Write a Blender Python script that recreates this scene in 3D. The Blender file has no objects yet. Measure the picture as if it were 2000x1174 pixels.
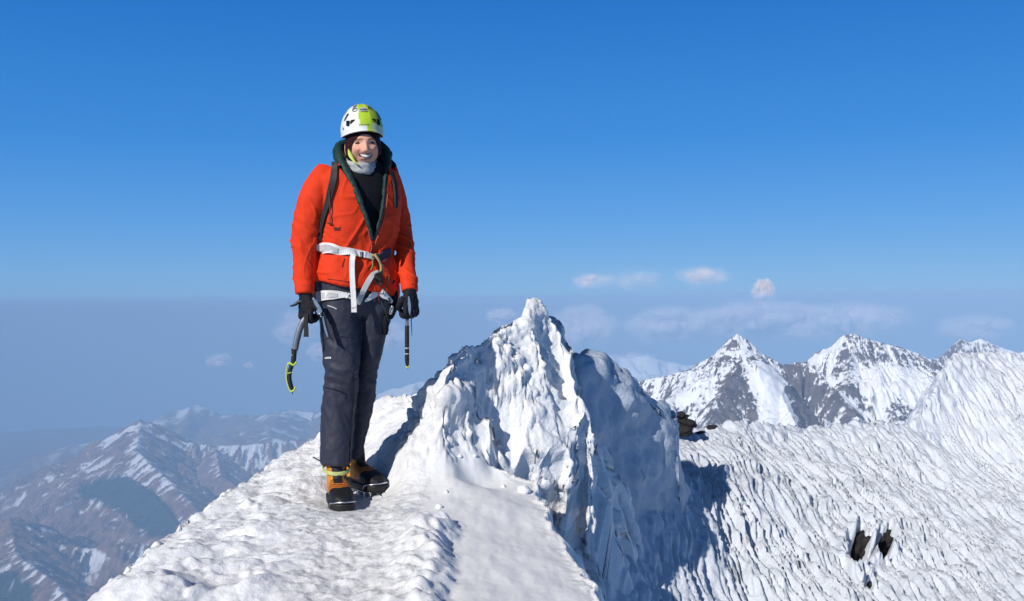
import bpy, bmesh, math, random
import numpy as np
from mathutils import Vector, Matrix
from mathutils.bvhtree import BVHTree

# ---------------------------------------------------------------- camera, world, sun, exposure
SC = bpy.context.scene
COL = SC.collection
F = 1921.0                                   # focal length in photo pixels (photo 2000 x 1174)
PITCH, ROLL = math.radians(0.25), math.radians(-0.55)
_R = Matrix.Rotation(math.radians(90) + PITCH, 3, 'X') @ Matrix.Rotation(ROLL, 3, 'Z')
RIGHT, UPV, FWD = _R @ Vector((1, 0, 0)), _R @ Vector((0, 1, 0)), _R @ Vector((0, 0, -1))
cam = bpy.data.cameras.new('camera')
cam.sensor_fit = 'HORIZONTAL'; cam.sensor_width = 36; cam.lens = 36 * F / 2000
cam.clip_start = 0.05; cam.clip_end = 200000
camo = bpy.data.objects.new('camera', cam); COL.objects.link(camo)
camo.matrix_world = _R.to_4x4()
SC.camera = camo

SUN_AZ, SUN_EL = math.radians(36), math.radians(32)      # azimuth: left of straight behind the camera
SUN = Vector((-math.sin(SUN_AZ) * math.cos(SUN_EL), -math.cos(SUN_AZ) * math.cos(SUN_EL), math.sin(SUN_EL)))
W = bpy.data.worlds.new('World'); SC.world = W; W.use_nodes = True
nt = W.node_tree; nt.nodes.clear()
out = nt.nodes.new('ShaderNodeOutputWorld'); bg = nt.nodes.new('ShaderNodeBackground')
sky = nt.nodes.new('ShaderNodeTexSky'); sky.sky_type = 'NISHITA'; sky.sun_disc = False
sky.sun_elevation = SUN_EL
sky.sun_rotation = math.atan2(SUN.x, SUN.y)
sky.altitude = 3800; sky.air_density = 1.0; sky.dust_density = 0.3; sky.ozone_density = 3.0
tc = nt.nodes.new('ShaderNodeTexCoord'); sx = nt.nodes.new('ShaderNodeSeparateXYZ'); cx = nt.nodes.new('ShaderNodeCombineXYZ')
mx = nt.nodes.new('ShaderNodeMath'); mx.operation = 'MAXIMUM'; mx.inputs[1].default_value = 0.012
hs = nt.nodes.new('ShaderNodeHueSaturation'); hs.inputs['Saturation'].default_value = 1.3
nt.links.new(tc.outputs['Generated'], sx.inputs[0]); nt.links.new(sx.outputs[2], mx.inputs[0])
nt.links.new(sx.outputs[0], cx.inputs[0]); nt.links.new(sx.outputs[1], cx.inputs[1]); nt.links.new(mx.outputs[0], cx.inputs[2])
nt.links.new(cx.outputs[0], sky.inputs[0]); nt.links.new(sky.outputs[0], hs.inputs['Color'])
bg.inputs[1].default_value = 0.10
# deep high-altitude blue by elevation, mixed over the sky texture (values are radiance / 0.10)
rp = nt.nodes.new('ShaderNodeValToRGB'); el = rp.color_ramp.elements
stops = [(0.000, (.10, .17, .32)), (0.0045, (.150, .265, .505)), (0.0100, (.185, .400, .700)), (0.035, (.165, .400, .740)), (0.085, (.105, .345, .770)), (0.16, (.046, .265, .730)), (0.30, (.016, .175, .600)), (0.40, (.018, .105, .34)), (0.6, (.030, .060, .14)), (1.0, (.030, .042, .08))]
while len(el) < len(stops): el.new(0.5)
for e, (p, c) in zip(el, stops): e.position = p; e.color = (*c, 1)
sc10 = nt.nodes.new('ShaderNodeVectorMath'); sc10.operation = 'SCALE'; sc10.inputs[3].default_value = 10.0
mixw = nt.nodes.new('ShaderNodeMix'); mixw.data_type = 'RGBA'; mixw.inputs[0].default_value = 0.88
nt.links.new(sx.outputs[2], rp.inputs[0]); nt.links.new(rp.outputs[0], sc10.inputs[0])
nt.links.new(hs.outputs[0], mixw.inputs[6]); nt.links.new(sc10.outputs[0], mixw.inputs[7])
nt.links.new(mixw.outputs[2], bg.inputs[0])
nt.links.new(bg.outputs[0], out.inputs[0])
sl = bpy.data.lights.new('sun', 'SUN'); sl.energy = 4.3; sl.angle = math.radians(0.55); sl.color = (1, 0.95, 0.88)
so = bpy.data.objects.new('sun', sl); COL.objects.link(so)
so.rotation_euler = (-SUN).to_track_quat('-Z', 'Y').to_euler()
SC.view_settings.view_transform = 'Standard'; SC.view_settings.look = 'None'
SC.view_settings.exposure = 0.0; SC.view_settings.gamma = 1.0
SC.cycles.max_bounces = 6; SC.cycles.diffuse_bounces = 2; SC.cycles.volume_bounces = 2
SC.cycles.transparent_max_bounces = 32
SC.cycles.use_denoising = True

# ---------------------------------------------------------------- helpers
def P(x, y, d):
    """world point seen at photo pixel (x, y) at depth d metres"""
    return FWD * d + RIGHT * ((x - 1000) / F * d) + UPV * ((587 - y) / F * d)

def tag(o, label=None, cat=None, group=None, kind=None):
    if label: o['label'] = label
    if cat: o['category'] = cat
    if group: o['group'] = group
    if kind: o['kind'] = kind
    return o

def link(name, me, mat=None, parent=None, smooth=True):
    o = bpy.data.objects.new(name, me); COL.objects.link(o)
    for m in (mat if isinstance(mat, (list, tuple)) else [mat]):
        if m: me.materials.append(m)
    if smooth: me.polygons.foreach_set('use_smooth', np.ones(len(me.polygons), dtype=bool))
    if parent:
        o.parent = parent
        o.matrix_parent_inverse = PINV(parent)
    return o

def PINV(p):
    m = Matrix.Translation(p.location) if p.parent is None else PW(p)
    return m.inverted()

def PW(p):
    if p.parent is None: return p.matrix_basis.copy()
    return PW(p.parent) @ p.matrix_parent_inverse @ p.matrix_basis

def empty(name, loc, label, cat, group=None):
    o = bpy.data.objects.new(name, None); COL.objects.link(o); o.location = loc
    o.empty_display_size = 0.1
    return tag(o, label, cat, group)

def grid_mesh(name, V, nx, ny, keep=None):
    """V (ny*nx,3) grid vertices -> quads; keep = bool per quad"""
    i = np.arange(ny - 1)[:, None] * nx + np.arange(nx - 1)[None, :]
    q = np.stack([i, i + 1, i + nx + 1, i + nx], -1).reshape(-1, 4)
    if keep is not None:
        q = q[keep.reshape(-1)]
        used = np.zeros(len(V), bool); used[q.reshape(-1)] = True
        remap = np.cumsum(used) - 1
        q = remap[q]; V = V[used]
    else:
        used = None
    me = bpy.data.meshes.new(name)
    me.vertices.add(len(V)); me.vertices.foreach_set('co', V.astype(np.float32).reshape(-1))
    me.loops.add(q.size); me.loops.foreach_set('vertex_index', q.astype(np.int32).reshape(-1))
    me.polygons.add(len(q)); me.polygons.foreach_set('loop_start', np.arange(0, q.size, 4, dtype=np.int32))
    me.update(calc_edges=True); me.validate()
    return me, used

def add_attr(me, name, vals):
    a = me.attributes.new(name, 'FLOAT', 'POINT'); a.data.foreach_set('value', np.asarray(vals, np.float32))

def add_col(me, name, cols):
    a = me.attributes.new(name, 'FLOAT_COLOR', 'POINT')
    c = np.ones((len(cols), 4), np.float32); c[:, :3] = cols
    a.data.foreach_set('color', c.reshape(-1))

# ---- noise
_G = {}
def _perm(seed):
    if seed not in _G:
        r = np.random.RandomState(seed)
        p = r.permutation(256); g = r.normal(size=(256, 3)); g /= np.linalg.norm(g, axis=1)[:, None]
        _G[seed] = (np.concatenate([p, p, p]), g)
    return _G[seed]

def pn(x, y, z=None, seed=0):
    x = np.asarray(x, np.float64); y = np.asarray(y, np.float64)
    z = np.zeros_like(x) + 0.37 if z is None else np.asarray(z, np.float64)
    p, g = _perm(seed)
    xi, yi, zi = np.floor(x).astype(int), np.floor(y).astype(int), np.floor(z).astype(int)
    xf, yf, zf = x - xi, y - yi, z - zi
    fade = lambda t: t * t * t * (t * (t * 6 - 15) + 10)
    u, v, w = fade(xf), fade(yf), fade(zf)
    xi &= 255; yi &= 255; zi &= 255
    res = 0
    for a in (0, 1):
        for b in (0, 1):
            for c in (0, 1):
                h = p[p[p[(xi + a) & 255] + ((yi + b) & 255)] + ((zi + c) & 255)]
                gg = g[h]
                dot = gg[..., 0] * (xf - a) + gg[..., 1] * (yf - b) + gg[..., 2] * (zf - c)
                res = res + dot * (u if a else 1 - u) * (v if b else 1 - v) * (w if c else 1 - w)
    return res * 1.6

def fbm(x, y, z=None, o=4, seed=0, gain=0.5, lac=2.03):
    r = 0; a = 1; t = 0; f = 1
    for k in range(o):
        r = r + a * pn(x * f, y * f, None if z is None else z * f, seed + k); t += a; a *= gain; f *= lac
    return r / t * 1.3

def ridged(x, y, z=None, o=4, seed=0, gain=0.5, lac=2.05):
    r = 0; a = 1; t = 0; f = 1
    for k in range(o):
        n = 1 - np.abs(pn(x * f, y * f, None if z is None else z * f, seed + k)) * 1.6
        r = r + a * n; t += a; a *= gain; f *= lac
    return r / t

def billow(x, y, z=None, seed=0):
    n = pn(x, y, z, seed)
    return np.sqrt(n * n + 0.006) * 2 - 0.5

def sst(a, b, x):
    t = np.clip((x - a) / (b - a), 0, 1); return t * t * (3 - 2 * t)

class TPS:
    def __init__(self, pts, lam=1e-4):
        p = np.array([[q[0], q[1]] for q in pts]); z = np.array([q[2] for q in pts])
        self.s = max(np.ptp(p[:, 0]), np.ptp(p[:, 1])); self.p = p / self.s
        n = len(p)
        K = self.k(self.p[:, None] - self.p[None]) + np.eye(n) * lam
        A = np.zeros((n + 3, n + 3)); A[:n, :n] = K
        A[:n, n] = 1; A[:n, n + 1:] = self.p; A[n, :n] = 1; A[n + 1:, :n] = self.p.T
        self.w = np.linalg.solve(A, np.concatenate([z, [0, 0, 0]]))
    def k(self, d):
        r2 = (d ** 2).sum(-1); return 0.5 * r2 * np.log(r2 + 1e-12)
    def __call__(self, x, y):
        sh = x.shape; q = np.stack([x.ravel(), y.ravel()], -1) / self.s; n = len(self.p)
        o = np.empty(len(q))
        for i in range(0, len(q), 40000):
            c = q[i:i + 40000]
            o[i:i + 40000] = self.k(c[:, None] - self.p[None]) @ self.w[:n] + self.w[n] + c @ self.w[n + 1:]
        return o.reshape(sh)

def poly_sd(poly, x, y):
    """signed distance (inside negative), nearest point and index of nearest edge of a closed polygon"""
    sh = x.shape; q = np.stack([x.ravel(), y.ravel()], -1); poly = np.asarray(poly, float)
    best = np.full(len(q), 1e18); near = np.zeros_like(q); idx = np.zeros(len(q), int); ins = np.zeros(len(q), bool)
    n = len(poly)
    for i in range(n):
        a, b = poly[i], poly[(i + 1) % n]; e = b - a
        t = np.clip(((q - a) @ e) / (e @ e + 1e-18), 0, 1); c = a + t[:, None] * e
        d = ((q - c) ** 2).sum(1); m = d < best
        best[m] = d[m]; near[m] = c[m]; idx[m] = i
        cr = ((a[1] > q[:, 1]) != (b[1] > q[:, 1]))
        with np.errstate(divide='ignore', invalid='ignore'):
            xi = (b[0] - a[0]) * (q[:, 1] - a[1]) / (b[1] - a[1]) + a[0]
        ins ^= cr & (q[:, 0] < xi)
    sd = np.sqrt(best); sd[ins] *= -1
    return sd.reshape(sh), near[:, 0].reshape(sh), near[:, 1].reshape(sh), idx.reshape(sh)

def line_d(pts, x, y):
    """distance to an open polyline and interpolated 3rd value"""
    q = np.stack([x.ravel(), y.ravel()], -1); best = np.full(len(q), 1e18); val = np.zeros(len(q))
    for (a, b) in zip(pts[:-1], pts[1:]):
        a = np.asarray(a, float); b = np.asarray(b, float); e = (b - a)[:2]
        t = np.clip(((q - a[:2]) @ e) / (e @ e + 1e-18), 0, 1); c = a[:2] + t[:, None] * e
        d = ((q - c) ** 2).sum(1); m = d < best; best[m] = d[m]
        if len(a) > 2: val[m] = (a[2] + t * (b[2] - a[2]))[m]
    return np.sqrt(best).reshape(x.shape), val.reshape(x.shape)

def line_ds(pts, x, y):
    """like line_d, and the arc length along the polyline (negative on its other side)"""
    q = np.stack([x.ravel(), y.ravel()], -1); best = np.full(len(q), 1e18); val = np.zeros(len(q)); arc = np.zeros(len(q)); acc = 0.0
    for (a, b) in zip(pts[:-1], pts[1:]):
        a = np.asarray(a, float); b = np.asarray(b, float); e = (b - a)[:2]; L = math.hypot(*e)
        t = np.clip(((q - a[:2]) @ e) / (e @ e + 1e-18), 0, 1); w = q - (a[:2] + t[:, None] * e)
        d = (w ** 2).sum(1); m = d < best; best[m] = d[m]; val[m] = (a[2] + t * (b[2] - a[2]))[m]
        tu = ((q - a[:2]) @ e) / (e @ e + 1e-18)
        side = np.sign(e[0] * w[:, 1] - e[1] * w[:, 0]); arc[m] = ((acc + np.clip(tu, -.5, 1.5) * L) + side * 7777.0)[m]; acc += L
    return np.sqrt(best).reshape(x.shape), val.reshape(x.shape), arc.reshape(x.shape)

def pix(V):
    """photo pixel of world points (used to lay out natural snow and rock cover when a terrain is built)"""
    d = V @ np.array(FWD); return 1000 + F * (V @ np.array(RIGHT)) / d, 587 - F * (V @ np.array(UPV)) / d

def grid_normals(V, nx, ny):
    G = V.reshape(ny, nx, 3); du = np.gradient(G, axis=1); dv = np.gradient(G, axis=0)
    n = np.cross(du, dv); n /= np.linalg.norm(n, axis=-1)[..., None] + 1e-12
    return n.reshape(-1, 3)

# ---- materials
def new_mat(name):
    m = bpy.data.materials.new(name); m.use_nodes = True
    n = m.node_tree.nodes; return m, n, m.node_tree.links, n['Principled BSDF']

def simple_mat(name, col, rough=0.6, metal=0.0, spec=0.4, noise=0.12, scale=30, bump=0.0, bscale=200, sheen=0.0, coat=0.0):
    m, n, l, b = new_mat(name)
    tc = n.new('ShaderNodeTexCoord'); nz = n.new('ShaderNodeTexNoise'); nz.inputs['Scale'].default_value = scale
    nz.inputs['Detail'].default_value = 5
    l.new(tc.outputs['Object'], nz.inputs['Vector'])
    mr = n.new('ShaderNodeMapRange'); mr.inputs[1].default_value = 0.3; mr.inputs[2].default_value = 0.7
    mr.inputs[3].default_value = 1 - noise; mr.inputs[4].default_value = 1 + noise
    l.new(nz.outputs[0], mr.inputs[0])
    hv = n.new('ShaderNodeHueSaturation'); hv.inputs['Color'].default_value = (*col, 1)
    l.new(mr.outputs[0], hv.inputs['Value']); l.new(hv.outputs[0], b.inputs['Base Color'])
    b.inputs['Roughness'].default_value = rough; b.inputs['Metallic'].default_value = metal
    b.inputs['Specular IOR Level'].default_value = spec
    b.inputs['Sheen Weight'].default_value = sheen; b.inputs['Coat Weight'].default_value = coat
    if bump:
        n2 = n.new('ShaderNodeTexNoise'); n2.inputs['Scale'].default_value = bscale; n2.inputs['Detail'].default_value = 3
        l.new(tc.outputs['Object'], n2.inputs['Vector'])
        bp = n.new('ShaderNodeBump'); bp.inputs['Strength'].default_value = bump; bp.inputs['Distance'].default_value = 0.004
        l.new(n2.outputs[0], bp.inputs['Height']); l.new(bp.outputs[0], b.inputs['Normal'])
    return m

def col_mat(name, attr='col', rough=0.6, spec=0.4, bump=0.0, bscale=150, dist=0.003, sheen=0.0, sss=0.0):
    m, n, l, b = new_mat(name)
    a = n.new('ShaderNodeAttribute'); a.attribute_name = attr
    l.new(a.outputs['Color'], b.inputs['Base Color'])
    b.inputs['Roughness'].default_value = rough; b.inputs['Specular IOR Level'].default_value = spec
    b.inputs['Sheen Weight'].default_value = sheen
    if sss:
        b.inputs['Subsurface Weight'].default_value = sss; b.inputs['Subsurface Radius'].default_value = (1, .35, .2)
        b.inputs['Subsurface Scale'].default_value = 0.006
    if bump:
        tc = n.new('ShaderNodeTexCoord'); n2 = n.new('ShaderNodeTexNoise'); n2.inputs['Scale'].default_value = bscale
        n2.inputs['Detail'].default_value = 4
        l.new(tc.outputs['Object'], n2.inputs['Vector'])
        bp = n.new('ShaderNodeBump'); bp.inputs['Strength'].default_value = bump; bp.inputs['Distance'].default_value = dist
        l.new(n2.outputs[0], bp.inputs['Height']); l.new(bp.outputs[0], b.inputs['Normal'])
    return m

def snow_mat(name, bscale, dist, base=(0.79, 0.80, 0.815), strength=0.5):
    m, n, l, b = new_mat(name)
    a = n.new('ShaderNodeAttribute'); a.attribute_name = 'dirt_shade'
    mixc = n.new('ShaderNodeMix'); mixc.data_type = 'RGBA'
    mixc.inputs[6].default_value = (*base, 1); mixc.inputs[7].default_value = (0.40, 0.38, 0.35, 1)
    l.new(a.outputs['Fac'], mixc.inputs[0]); l.new(mixc.outputs[2], b.inputs['Base Color'])
    b.inputs['Roughness'].default_value = 0.55; b.inputs['Specular IOR Level'].default_value = 0.25
    tc = n.new('ShaderNodeTexCoord')
    n0 = n.new('ShaderNodeTexNoise'); n0.inputs['Scale'].default_value = bscale * 0.36; n0.inputs['Detail'].default_value = 3
    l.new(tc.outputs['Object'], n0.inputs['Vector'])
    b0 = n.new('ShaderNodeBump'); b0.inputs['Strength'].default_value = 0.45; b0.inputs['Distance'].default_value = dist * 1.6
    l.new(n0.outputs[0], b0.inputs['Height'])
    n1 = n.new('ShaderNodeTexNoise'); n1.inputs['Scale'].default_value = bscale; n1.inputs['Detail'].default_value = 6
    n1.inputs['Roughness'].default_value = 0.65
    l.new(tc.outputs['Object'], n1.inputs['Vector'])
    bp = n.new('ShaderNodeBump'); bp.inputs['Strength'].default_value = strength; bp.inputs['Distance'].default_value = dist
    l.new(b0.outputs[0], bp.inputs['Normal'])
    ca = n.new('ShaderNodeAttribute'); ca.attribute_name = 'calm'
    for bb, st in ((b0, 0.45), (bp, strength)):
        ms = n.new('ShaderNodeMath'); ms.operation = 'MULTIPLY_ADD'; ms.inputs[1].default_value = -0.75 * st; ms.inputs[2].default_value = st
        l.new(ca.outputs['Fac'], ms.inputs[0]); l.new(ms.outputs[0], bb.inputs['Strength'])
    l.new(n1.outputs[0], bp.inputs['Height']); l.new(bp.outputs[0], b.inputs['Normal'])
    return m
# ================================================================= SNOW: the ridge she stands on, the tower behind, the wind-carved slope
def heightfield(name, edge, ctrl, x0, x1, y0, y1, res, wall, under, disp, mat, dirt_shade=None, zmin=-3.2, lam=1e-4, wobf=9, wobk=6, resy=None, calm=None):
    """edge: (px,py,depth[,undercut]) outline of the top; ctrl: more (px,py,depth) points or world Vectors"""
    E = [P(*e[:3]) for e in edge]
    C = [c if isinstance(c, Vector) else P(*c) for c in ctrl] + E
    f = TPS([(c.x, c.y, c.z) for c in C], lam)
    nx = int((x1 - x0) / res) + 1; ny = int((y1 - y0) / (resy or res)) + 1
    X, Y = np.meshgrid(np.linspace(x0, x1, nx), np.linspace(y0, y1, ny))
    # a ragged outline
    wob = 0.6 * res * wobk
    Xw = X + fbm(X * wobf, Y * wobf, seed=91, o=3) * wob; Yw = Y + fbm(X * wobf, Y * wobf, seed=95, o=3) * wob
    poly = [(e.x, e.y) for e in E]
    sd, nxp, nyp, idx = poly_sd(poly, Xw, Yw)
    outm = sd > 0
    qx = np.where(outm, nxp, X); qy = np.where(outm, nyp, Y)
    Z = f(qx, qy)
    d = np.maximum(sd, 0)
    rr = res * 3
    drop = np.where(d < rr, d * d / (2 * rr) * wall, (d - rr / 2) * wall)
    # soften the rim just inside
    Z = Z - drop - np.where(outm, 0, res * 1.2 * np.exp(sd / (res * 2.5)))
    uc = np.array([e[3] if len(e) > 3 else 0.0 for e in edge])[idx]
    ox, oy = X - qx, Y - qy; L = np.sqrt(ox * ox + oy * oy) + 1e-9
    k = uc * np.minimum(drop, 0.7)
    X = X - ox / L * k * outm; Y = Y - oy / L * k * outm
    V = np.stack([X.ravel(), Y.ravel(), Z.ravel()], -1)
    N = grid_normals(V, nx, ny)
    V = V + N * disp(V, N, sd.ravel())[:, None]
    keep = (Z[:-1, :-1] > zmin) | (Z[1:, 1:] > zmin)
    me, used = grid_mesh(name, V, nx, ny, keep)
    dv = dirt_shade(V, sd.ravel()) if dirt_shade is not None else np.zeros(len(V))
    add_attr(me, 'dirt_shade', dv[used] if used is not None else dv)
    if calm is not None: cv = calm(V); add_attr(me, 'calm', cv[used] if used is not None else cv)
    o = link(name, me, mat); tag(o, kind='structure')
    return o

M_snow = snow_mat('snow_near', 70, 0.012)
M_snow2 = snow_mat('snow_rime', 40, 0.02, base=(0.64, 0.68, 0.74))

# ---- the ridge with its summit pile (one continuous snow body)
ridge_edge = [
    (60, 1262, 3.0), (170, 1176, 3.15), (330, 1042, 3.85), (450, 955, 4.55), (560, 885, 5.15), (620, 852, 5.35), (680, 812, 5.5),
    (725, 788, 5.5), (790, 768, 5.35), (830, 756, 5.05), (848, 750, 4.88), (868, 730, 4.86), (895, 706, 4.87), (925, 680, 4.93), (955, 655, 4.98), (988, 630, 5.02), (1010, 622, 5.08), (1028, 614, 5.10),
    (1044, 612, 5.4), (1068, 614, 5.65), (1090, 624, 5.6, .1), (1100, 650, 5.45, .2), (1110, 690, 5.25, .2), (1116, 740, 5.06, .3), (1122, 772, 5.0, .4), (1152, 806, 4.98, .5), (1128, 832, 4.92, .6), (1090, 838, 4.88, .5),
    (1108, 872, 4.84, .8), (1060, 900, 4.78, .8), (1010, 914, 4.74, .8), (975, 900, 4.72, .8), (962, 884, 4.74, .5),
    (945, 878, 4.72, .3), (955, 902, 4.62, .3), (985, 912, 4.6, .3), (1003, 924, 4.58, .3), (1040, 937, 4.52, .2), (1052, 985, 4.2, .1), (1075, 1015, 4.02), (1110, 1078, 3.7), (1165, 1176, 3.25), (1225, 1290, 2.9),
    (900, 1420, 2.4), (300, 1420, 2.4)]
ridge_ctrl = [
    # path and stance
    (700, 1174, 3.2), (560, 1174, 3.2), (820, 1174, 3.16), (640, 1080, 3.6), (780, 1080, 3.58), (600, 1000, 4.06), (620, 940, 4.6), (768, 900, 4.56), (795, 940, 4.4), (690, 880, 4.95),
    # left flank
    (300, 1174, 3.12), (430, 1080, 3.6), (520, 1000, 4.1), (590, 930, 4.7), (420, 1174, 3.16), (640, 890, 5.0),
    # bank behind her
    (770, 880, 4.56), (790, 830, 4.62), (840, 780, 4.62), (815, 860, 4.52), (850, 900, 4.45), (900, 880, 4.54), (850, 830, 4.53),
    # pile
    (858, 770, 4.54), (880, 770, 4.56), (895, 735, 4.62), (930, 695, 4.74), (925, 800, 4.62), (960, 665, 4.86), (950, 740, 4.72), (970, 830, 4.70), (1000, 690, 4.88), (1000, 648, 4.95), (1036, 626, 5.05), (1046, 613, 5.13), (1064, 614, 5.17), (1082, 613, 5.20), (1097, 645, 5.18), (1040, 700, 4.95), (1066, 680, 5.0), (1030, 780, 4.82), (1076, 750, 4.92), (1060, 830, 4.80), (1020, 870, 4.75), (1090, 700, 5.17), (1100, 740, 5.12), (1098, 780, 5.02), (1128, 770, 4.97), (1140, 800, 4.96), (940, 850, 4.64),
    # slab
    (900, 930, 4.36), (1000, 960, 4.34), (860, 1000, 3.98), (960, 1040, 3.82), (1060, 1080, 3.66), (900, 1120, 3.4), (1000, 1174, 3.2), (1100, 1174, 3.22), (930, 1000, 4.0), (1020, 1020, 3.97),
    # where the boots stand
    Vector((-0.82, 4.40, -0.862)), Vector((-0.70, 4.42, -0.862)), Vector((-0.74, 4.14, -0.862)), Vector((-0.62, 4.14, -0.862)), Vector((-0.72, 4.64, -0.825)), Vector((-0.58, 4.46, -0.830)), Vector((-0.66, 4.56, -0.828))]
PATH = [P(690, 1330, 2.6), P(690, 1174, 3.2), P(690, 1080, 3.6), P(690, 985, 4.1), P(715, 930, 4.45), P(760, 890, 4.62)]
PATH = [(p.x, p.y) for p in PATH]
SLAB = [P(*q) for q in [(850, 1420, 2.4), (848, 1176, 3.15), (858, 1112, 3.45), (886, 1042, 3.82), (880, 1030, 3.88), (815, 1015, 3.95), (800, 1000, 4.0), (840, 930, 4.45), (890, 890, 4.66), (945, 878, 4.84), (1040, 937, 4.6), (1075, 1015, 4.05), (1165, 1176, 3.25), (1225, 1290, 2.9)]]
SLAB = [(p.x, p.y) for p in SLAB]
LIP = [P(*q) for q in [(845, 1176, 3.15), (856, 1112, 3.45), (884, 1042, 3.82)]]
LIP = [(p.x, p.y) for p in LIP]
BOOT_SPOTS = []

def ridge_disp(V, N, sd):
    x, y, z = V.T
    px, py = pix(V)
    dpath, _ = line_d(PATH, x, y)
    path = 1 - sst(0.16, 0.34, dpath + 0.06 * fbm(x * 5, y * 5, seed=3))
    ssd, _, _, _ = poly_sd(SLAB, x, y)
    slab = 1 - sst(-0.06, 0.05, ssd + 0.05 * fbm(x * 5, y * 5, seed=8, o=4) + 0.02 * fbm(x * 20, y * 20, seed=9))
    pile = sst(-0.74, -0.60, z + 0.05 * pn(x * 4, y * 4, seed=5)) * sst(4.42, 4.52, y) * sst(-0.66, -0.50, x)
    left = (1 - path) * (1 - slab) * (1 - pile)
    h = 0
    # left flank: elongated sun cups
    u = x * 0.8 + y * 0.6; v = -x * 0.6 + y * 0.8
    h = h + left * (0.030 * billow(u * 2.6 + .3 * pn(x * 5, y * 5, seed=14), v * 6.4, z * 4, seed=11) + 0.013 * billow(u * 9 + .5 * pn(x * 8, y * 8, seed=15), v * 17, z * 8, seed=12) + 0.016 * fbm(x * 7, y * 7, z * 7, seed=16, o=4) + 0.005 * fbm(x * 40, y * 40, z * 40, seed=13))
    # trampled path
    rx, ry = x * 0.82 + y * 0.57, -x * 0.57 + y * 0.82
    wv = 0.02 * fbm(x * 14, y * 14, seed=25, o=2)
    h = h + path * (0.017 * fbm(rx * 11 + wv, ry * 11, z * 11, seed=21, o=4, gain=0.62) + 0.007 * fbm(rx * 34, ry * 34 + wv * 20, z * 30, seed=22, o=3, gain=0.7) + 0.012 * fbm(x * 4, y * 4, seed=23)
                    + 0.012 * np.maximum(0, fbm(rx * 26, ry * 26, z * 20, seed=27, o=2) - 0.25))
    # slab: smooth, wind-packed
    h = h + slab * (0.016 * fbm(x * 4, y * 2.4, seed=31, o=3) + 0.004 * fbm(x * 20, y * 9, seed=32) - 0.012)
    # pile: rounded lumps, flutes low on the right
    qw = 0.9 * pn(x * 6, y * 6, z * 6, seed=47)
    fl = pile * sst(935, 990, px) * sst(775, 825, py)
    lump = 0.020 * fbm(x * 4.5, y * 4.5, z * 4.5, seed=41, o=2) + 0.024 * billow(x * 8 + qw, y * 8, z * 9 + qw, seed=42) + 0.017 * billow(x * 17 + qw, y * 17, z * 17 - qw, seed=43) + 0.014 * billow(x * 34, y * 34 + qw, z * 34, seed=44) + 0.008 * fbm(x * 62, y * 62, z * 62, seed=45, gain=.65) + 0.016 * np.maximum(0, ridged(x * 6 + qw, y * 6, z * 7, seed=48, o=3) - 0.62) * 2 - 0.040
    flute = 0.018 * ridged((x + 0.35 * z) * 17 + qw, y * 4, z * 4, seed=44, o=3) + 0.02 * billow(x * 9 + qw, y * 9, z * 9, seed=46) - 0.042
    lump = lump * (1 - 0.55 * np.exp(-((px - 1045) / 45) ** 2 - ((py - 605) / 40) ** 2) - 0.4 * sst(-0.10, -0.02, sd) * (py < 760))
    h = h + (pile - fl) * lump + fl * flute
    big = np.exp(-(((px - 884) / 38) ** 2 + ((py - 772) / 26) ** 2) * 1.2)
    h = h * (1 - 0.6 * np.clip(big * 1.4, 0, 1)) + 0.035 * np.clip(big * 1.3, 0, 1) ** 0.7
    # raised lip of broken crust beside the slab
    dl, _ = line_d(LIP, x, y)
    inside = 1 - slab
    h = h + inside * (0.034 * np.exp(-(dl / 0.15) ** 2) * (1 + 0.9 * fbm(x * 8, y * 8, seed=51)) ) - slab * 0.008 * np.exp(-(dl / 0.1) ** 2)
    h = h + inside * np.exp(-(dl / 0.22) ** 2) * 0.02 * billow(x * 14, y * 14, z * 9, seed=52)
    chunk = np.exp(-(((px - 815) / 55) ** 2 + ((py - 1058) / 42) ** 2))
    h = h + inside * chunk * (0.045 + 0.02 * billow(x * 10, y * 10, z * 10, seed=53))
    # streaks on the falling right side
    cl = sst(0.0, 0.05, sd)
    h = h + cl * (0.02 * fbm(x * 12, y * 6, z * 12, seed=61) + 0.012 * ridged(x * 26, y * 14, z * 8, seed=62, o=2))
    h = h * (1 - 0.85 * sst(-0.02, 0.0, sd) * (1 - cl) * (px > 1000)) * (1 - sst(0.0, 0.04, sd) * (px < 1040))
    foot = np.minimum(line_d([(-.78, 4.44), (-.69, 4.12)], x, y)[0], line_d([(-.74, 4.64), (-.58, 4.44)], x, y)[0])
    return h * (0.25 + 0.75 * sst(0.06, 0.16, foot))

def ridge_dirt_shade(V, sd):
    x, y, z = V.T
    dpath, _ = line_d(PATH, x, y)
    path = 1 - sst(0.14, 0.36, dpath + 0.1 * fbm(x * 5, y * 5, seed=3))
    d = path * (0.13 + 0.17 * sst(-0.3, 0.5, fbm(x * 30, y * 30, seed=71, o=3)))
    d += path * 0.8 * sst(0.62, 0.8, fbm(x * 45, y * 45, seed=72, o=2)) * sst(0.2, 0.6, fbm(x * 5, y * 5, seed=73))
    ssd, _, _, _ = poly_sd(SLAB, x, y)
    d += (ssd < 0) * 0.10  # slab greyed evenly: its turn away from the sun put into the colour
    return np.clip(d, 0, 1)

def ridge_calm(V):
    ssd, _, _, _ = poly_sd(SLAB, V[:, 0], V[:, 1])
    return np.maximum(1 - sst(-0.08, 0.04, ssd), 0.35 * (V[:, 1] < 4.4))
ridge = heightfield('snow_ridge', ridge_edge, ridge_ctrl, -2.75, 0.95, 2.2, 6.8, 0.0078, 2.8, 0, ridge_disp, M_snow, ridge_dirt_shade, zmin=-2.6, wobk=8, calm=ridge_calm)

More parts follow.
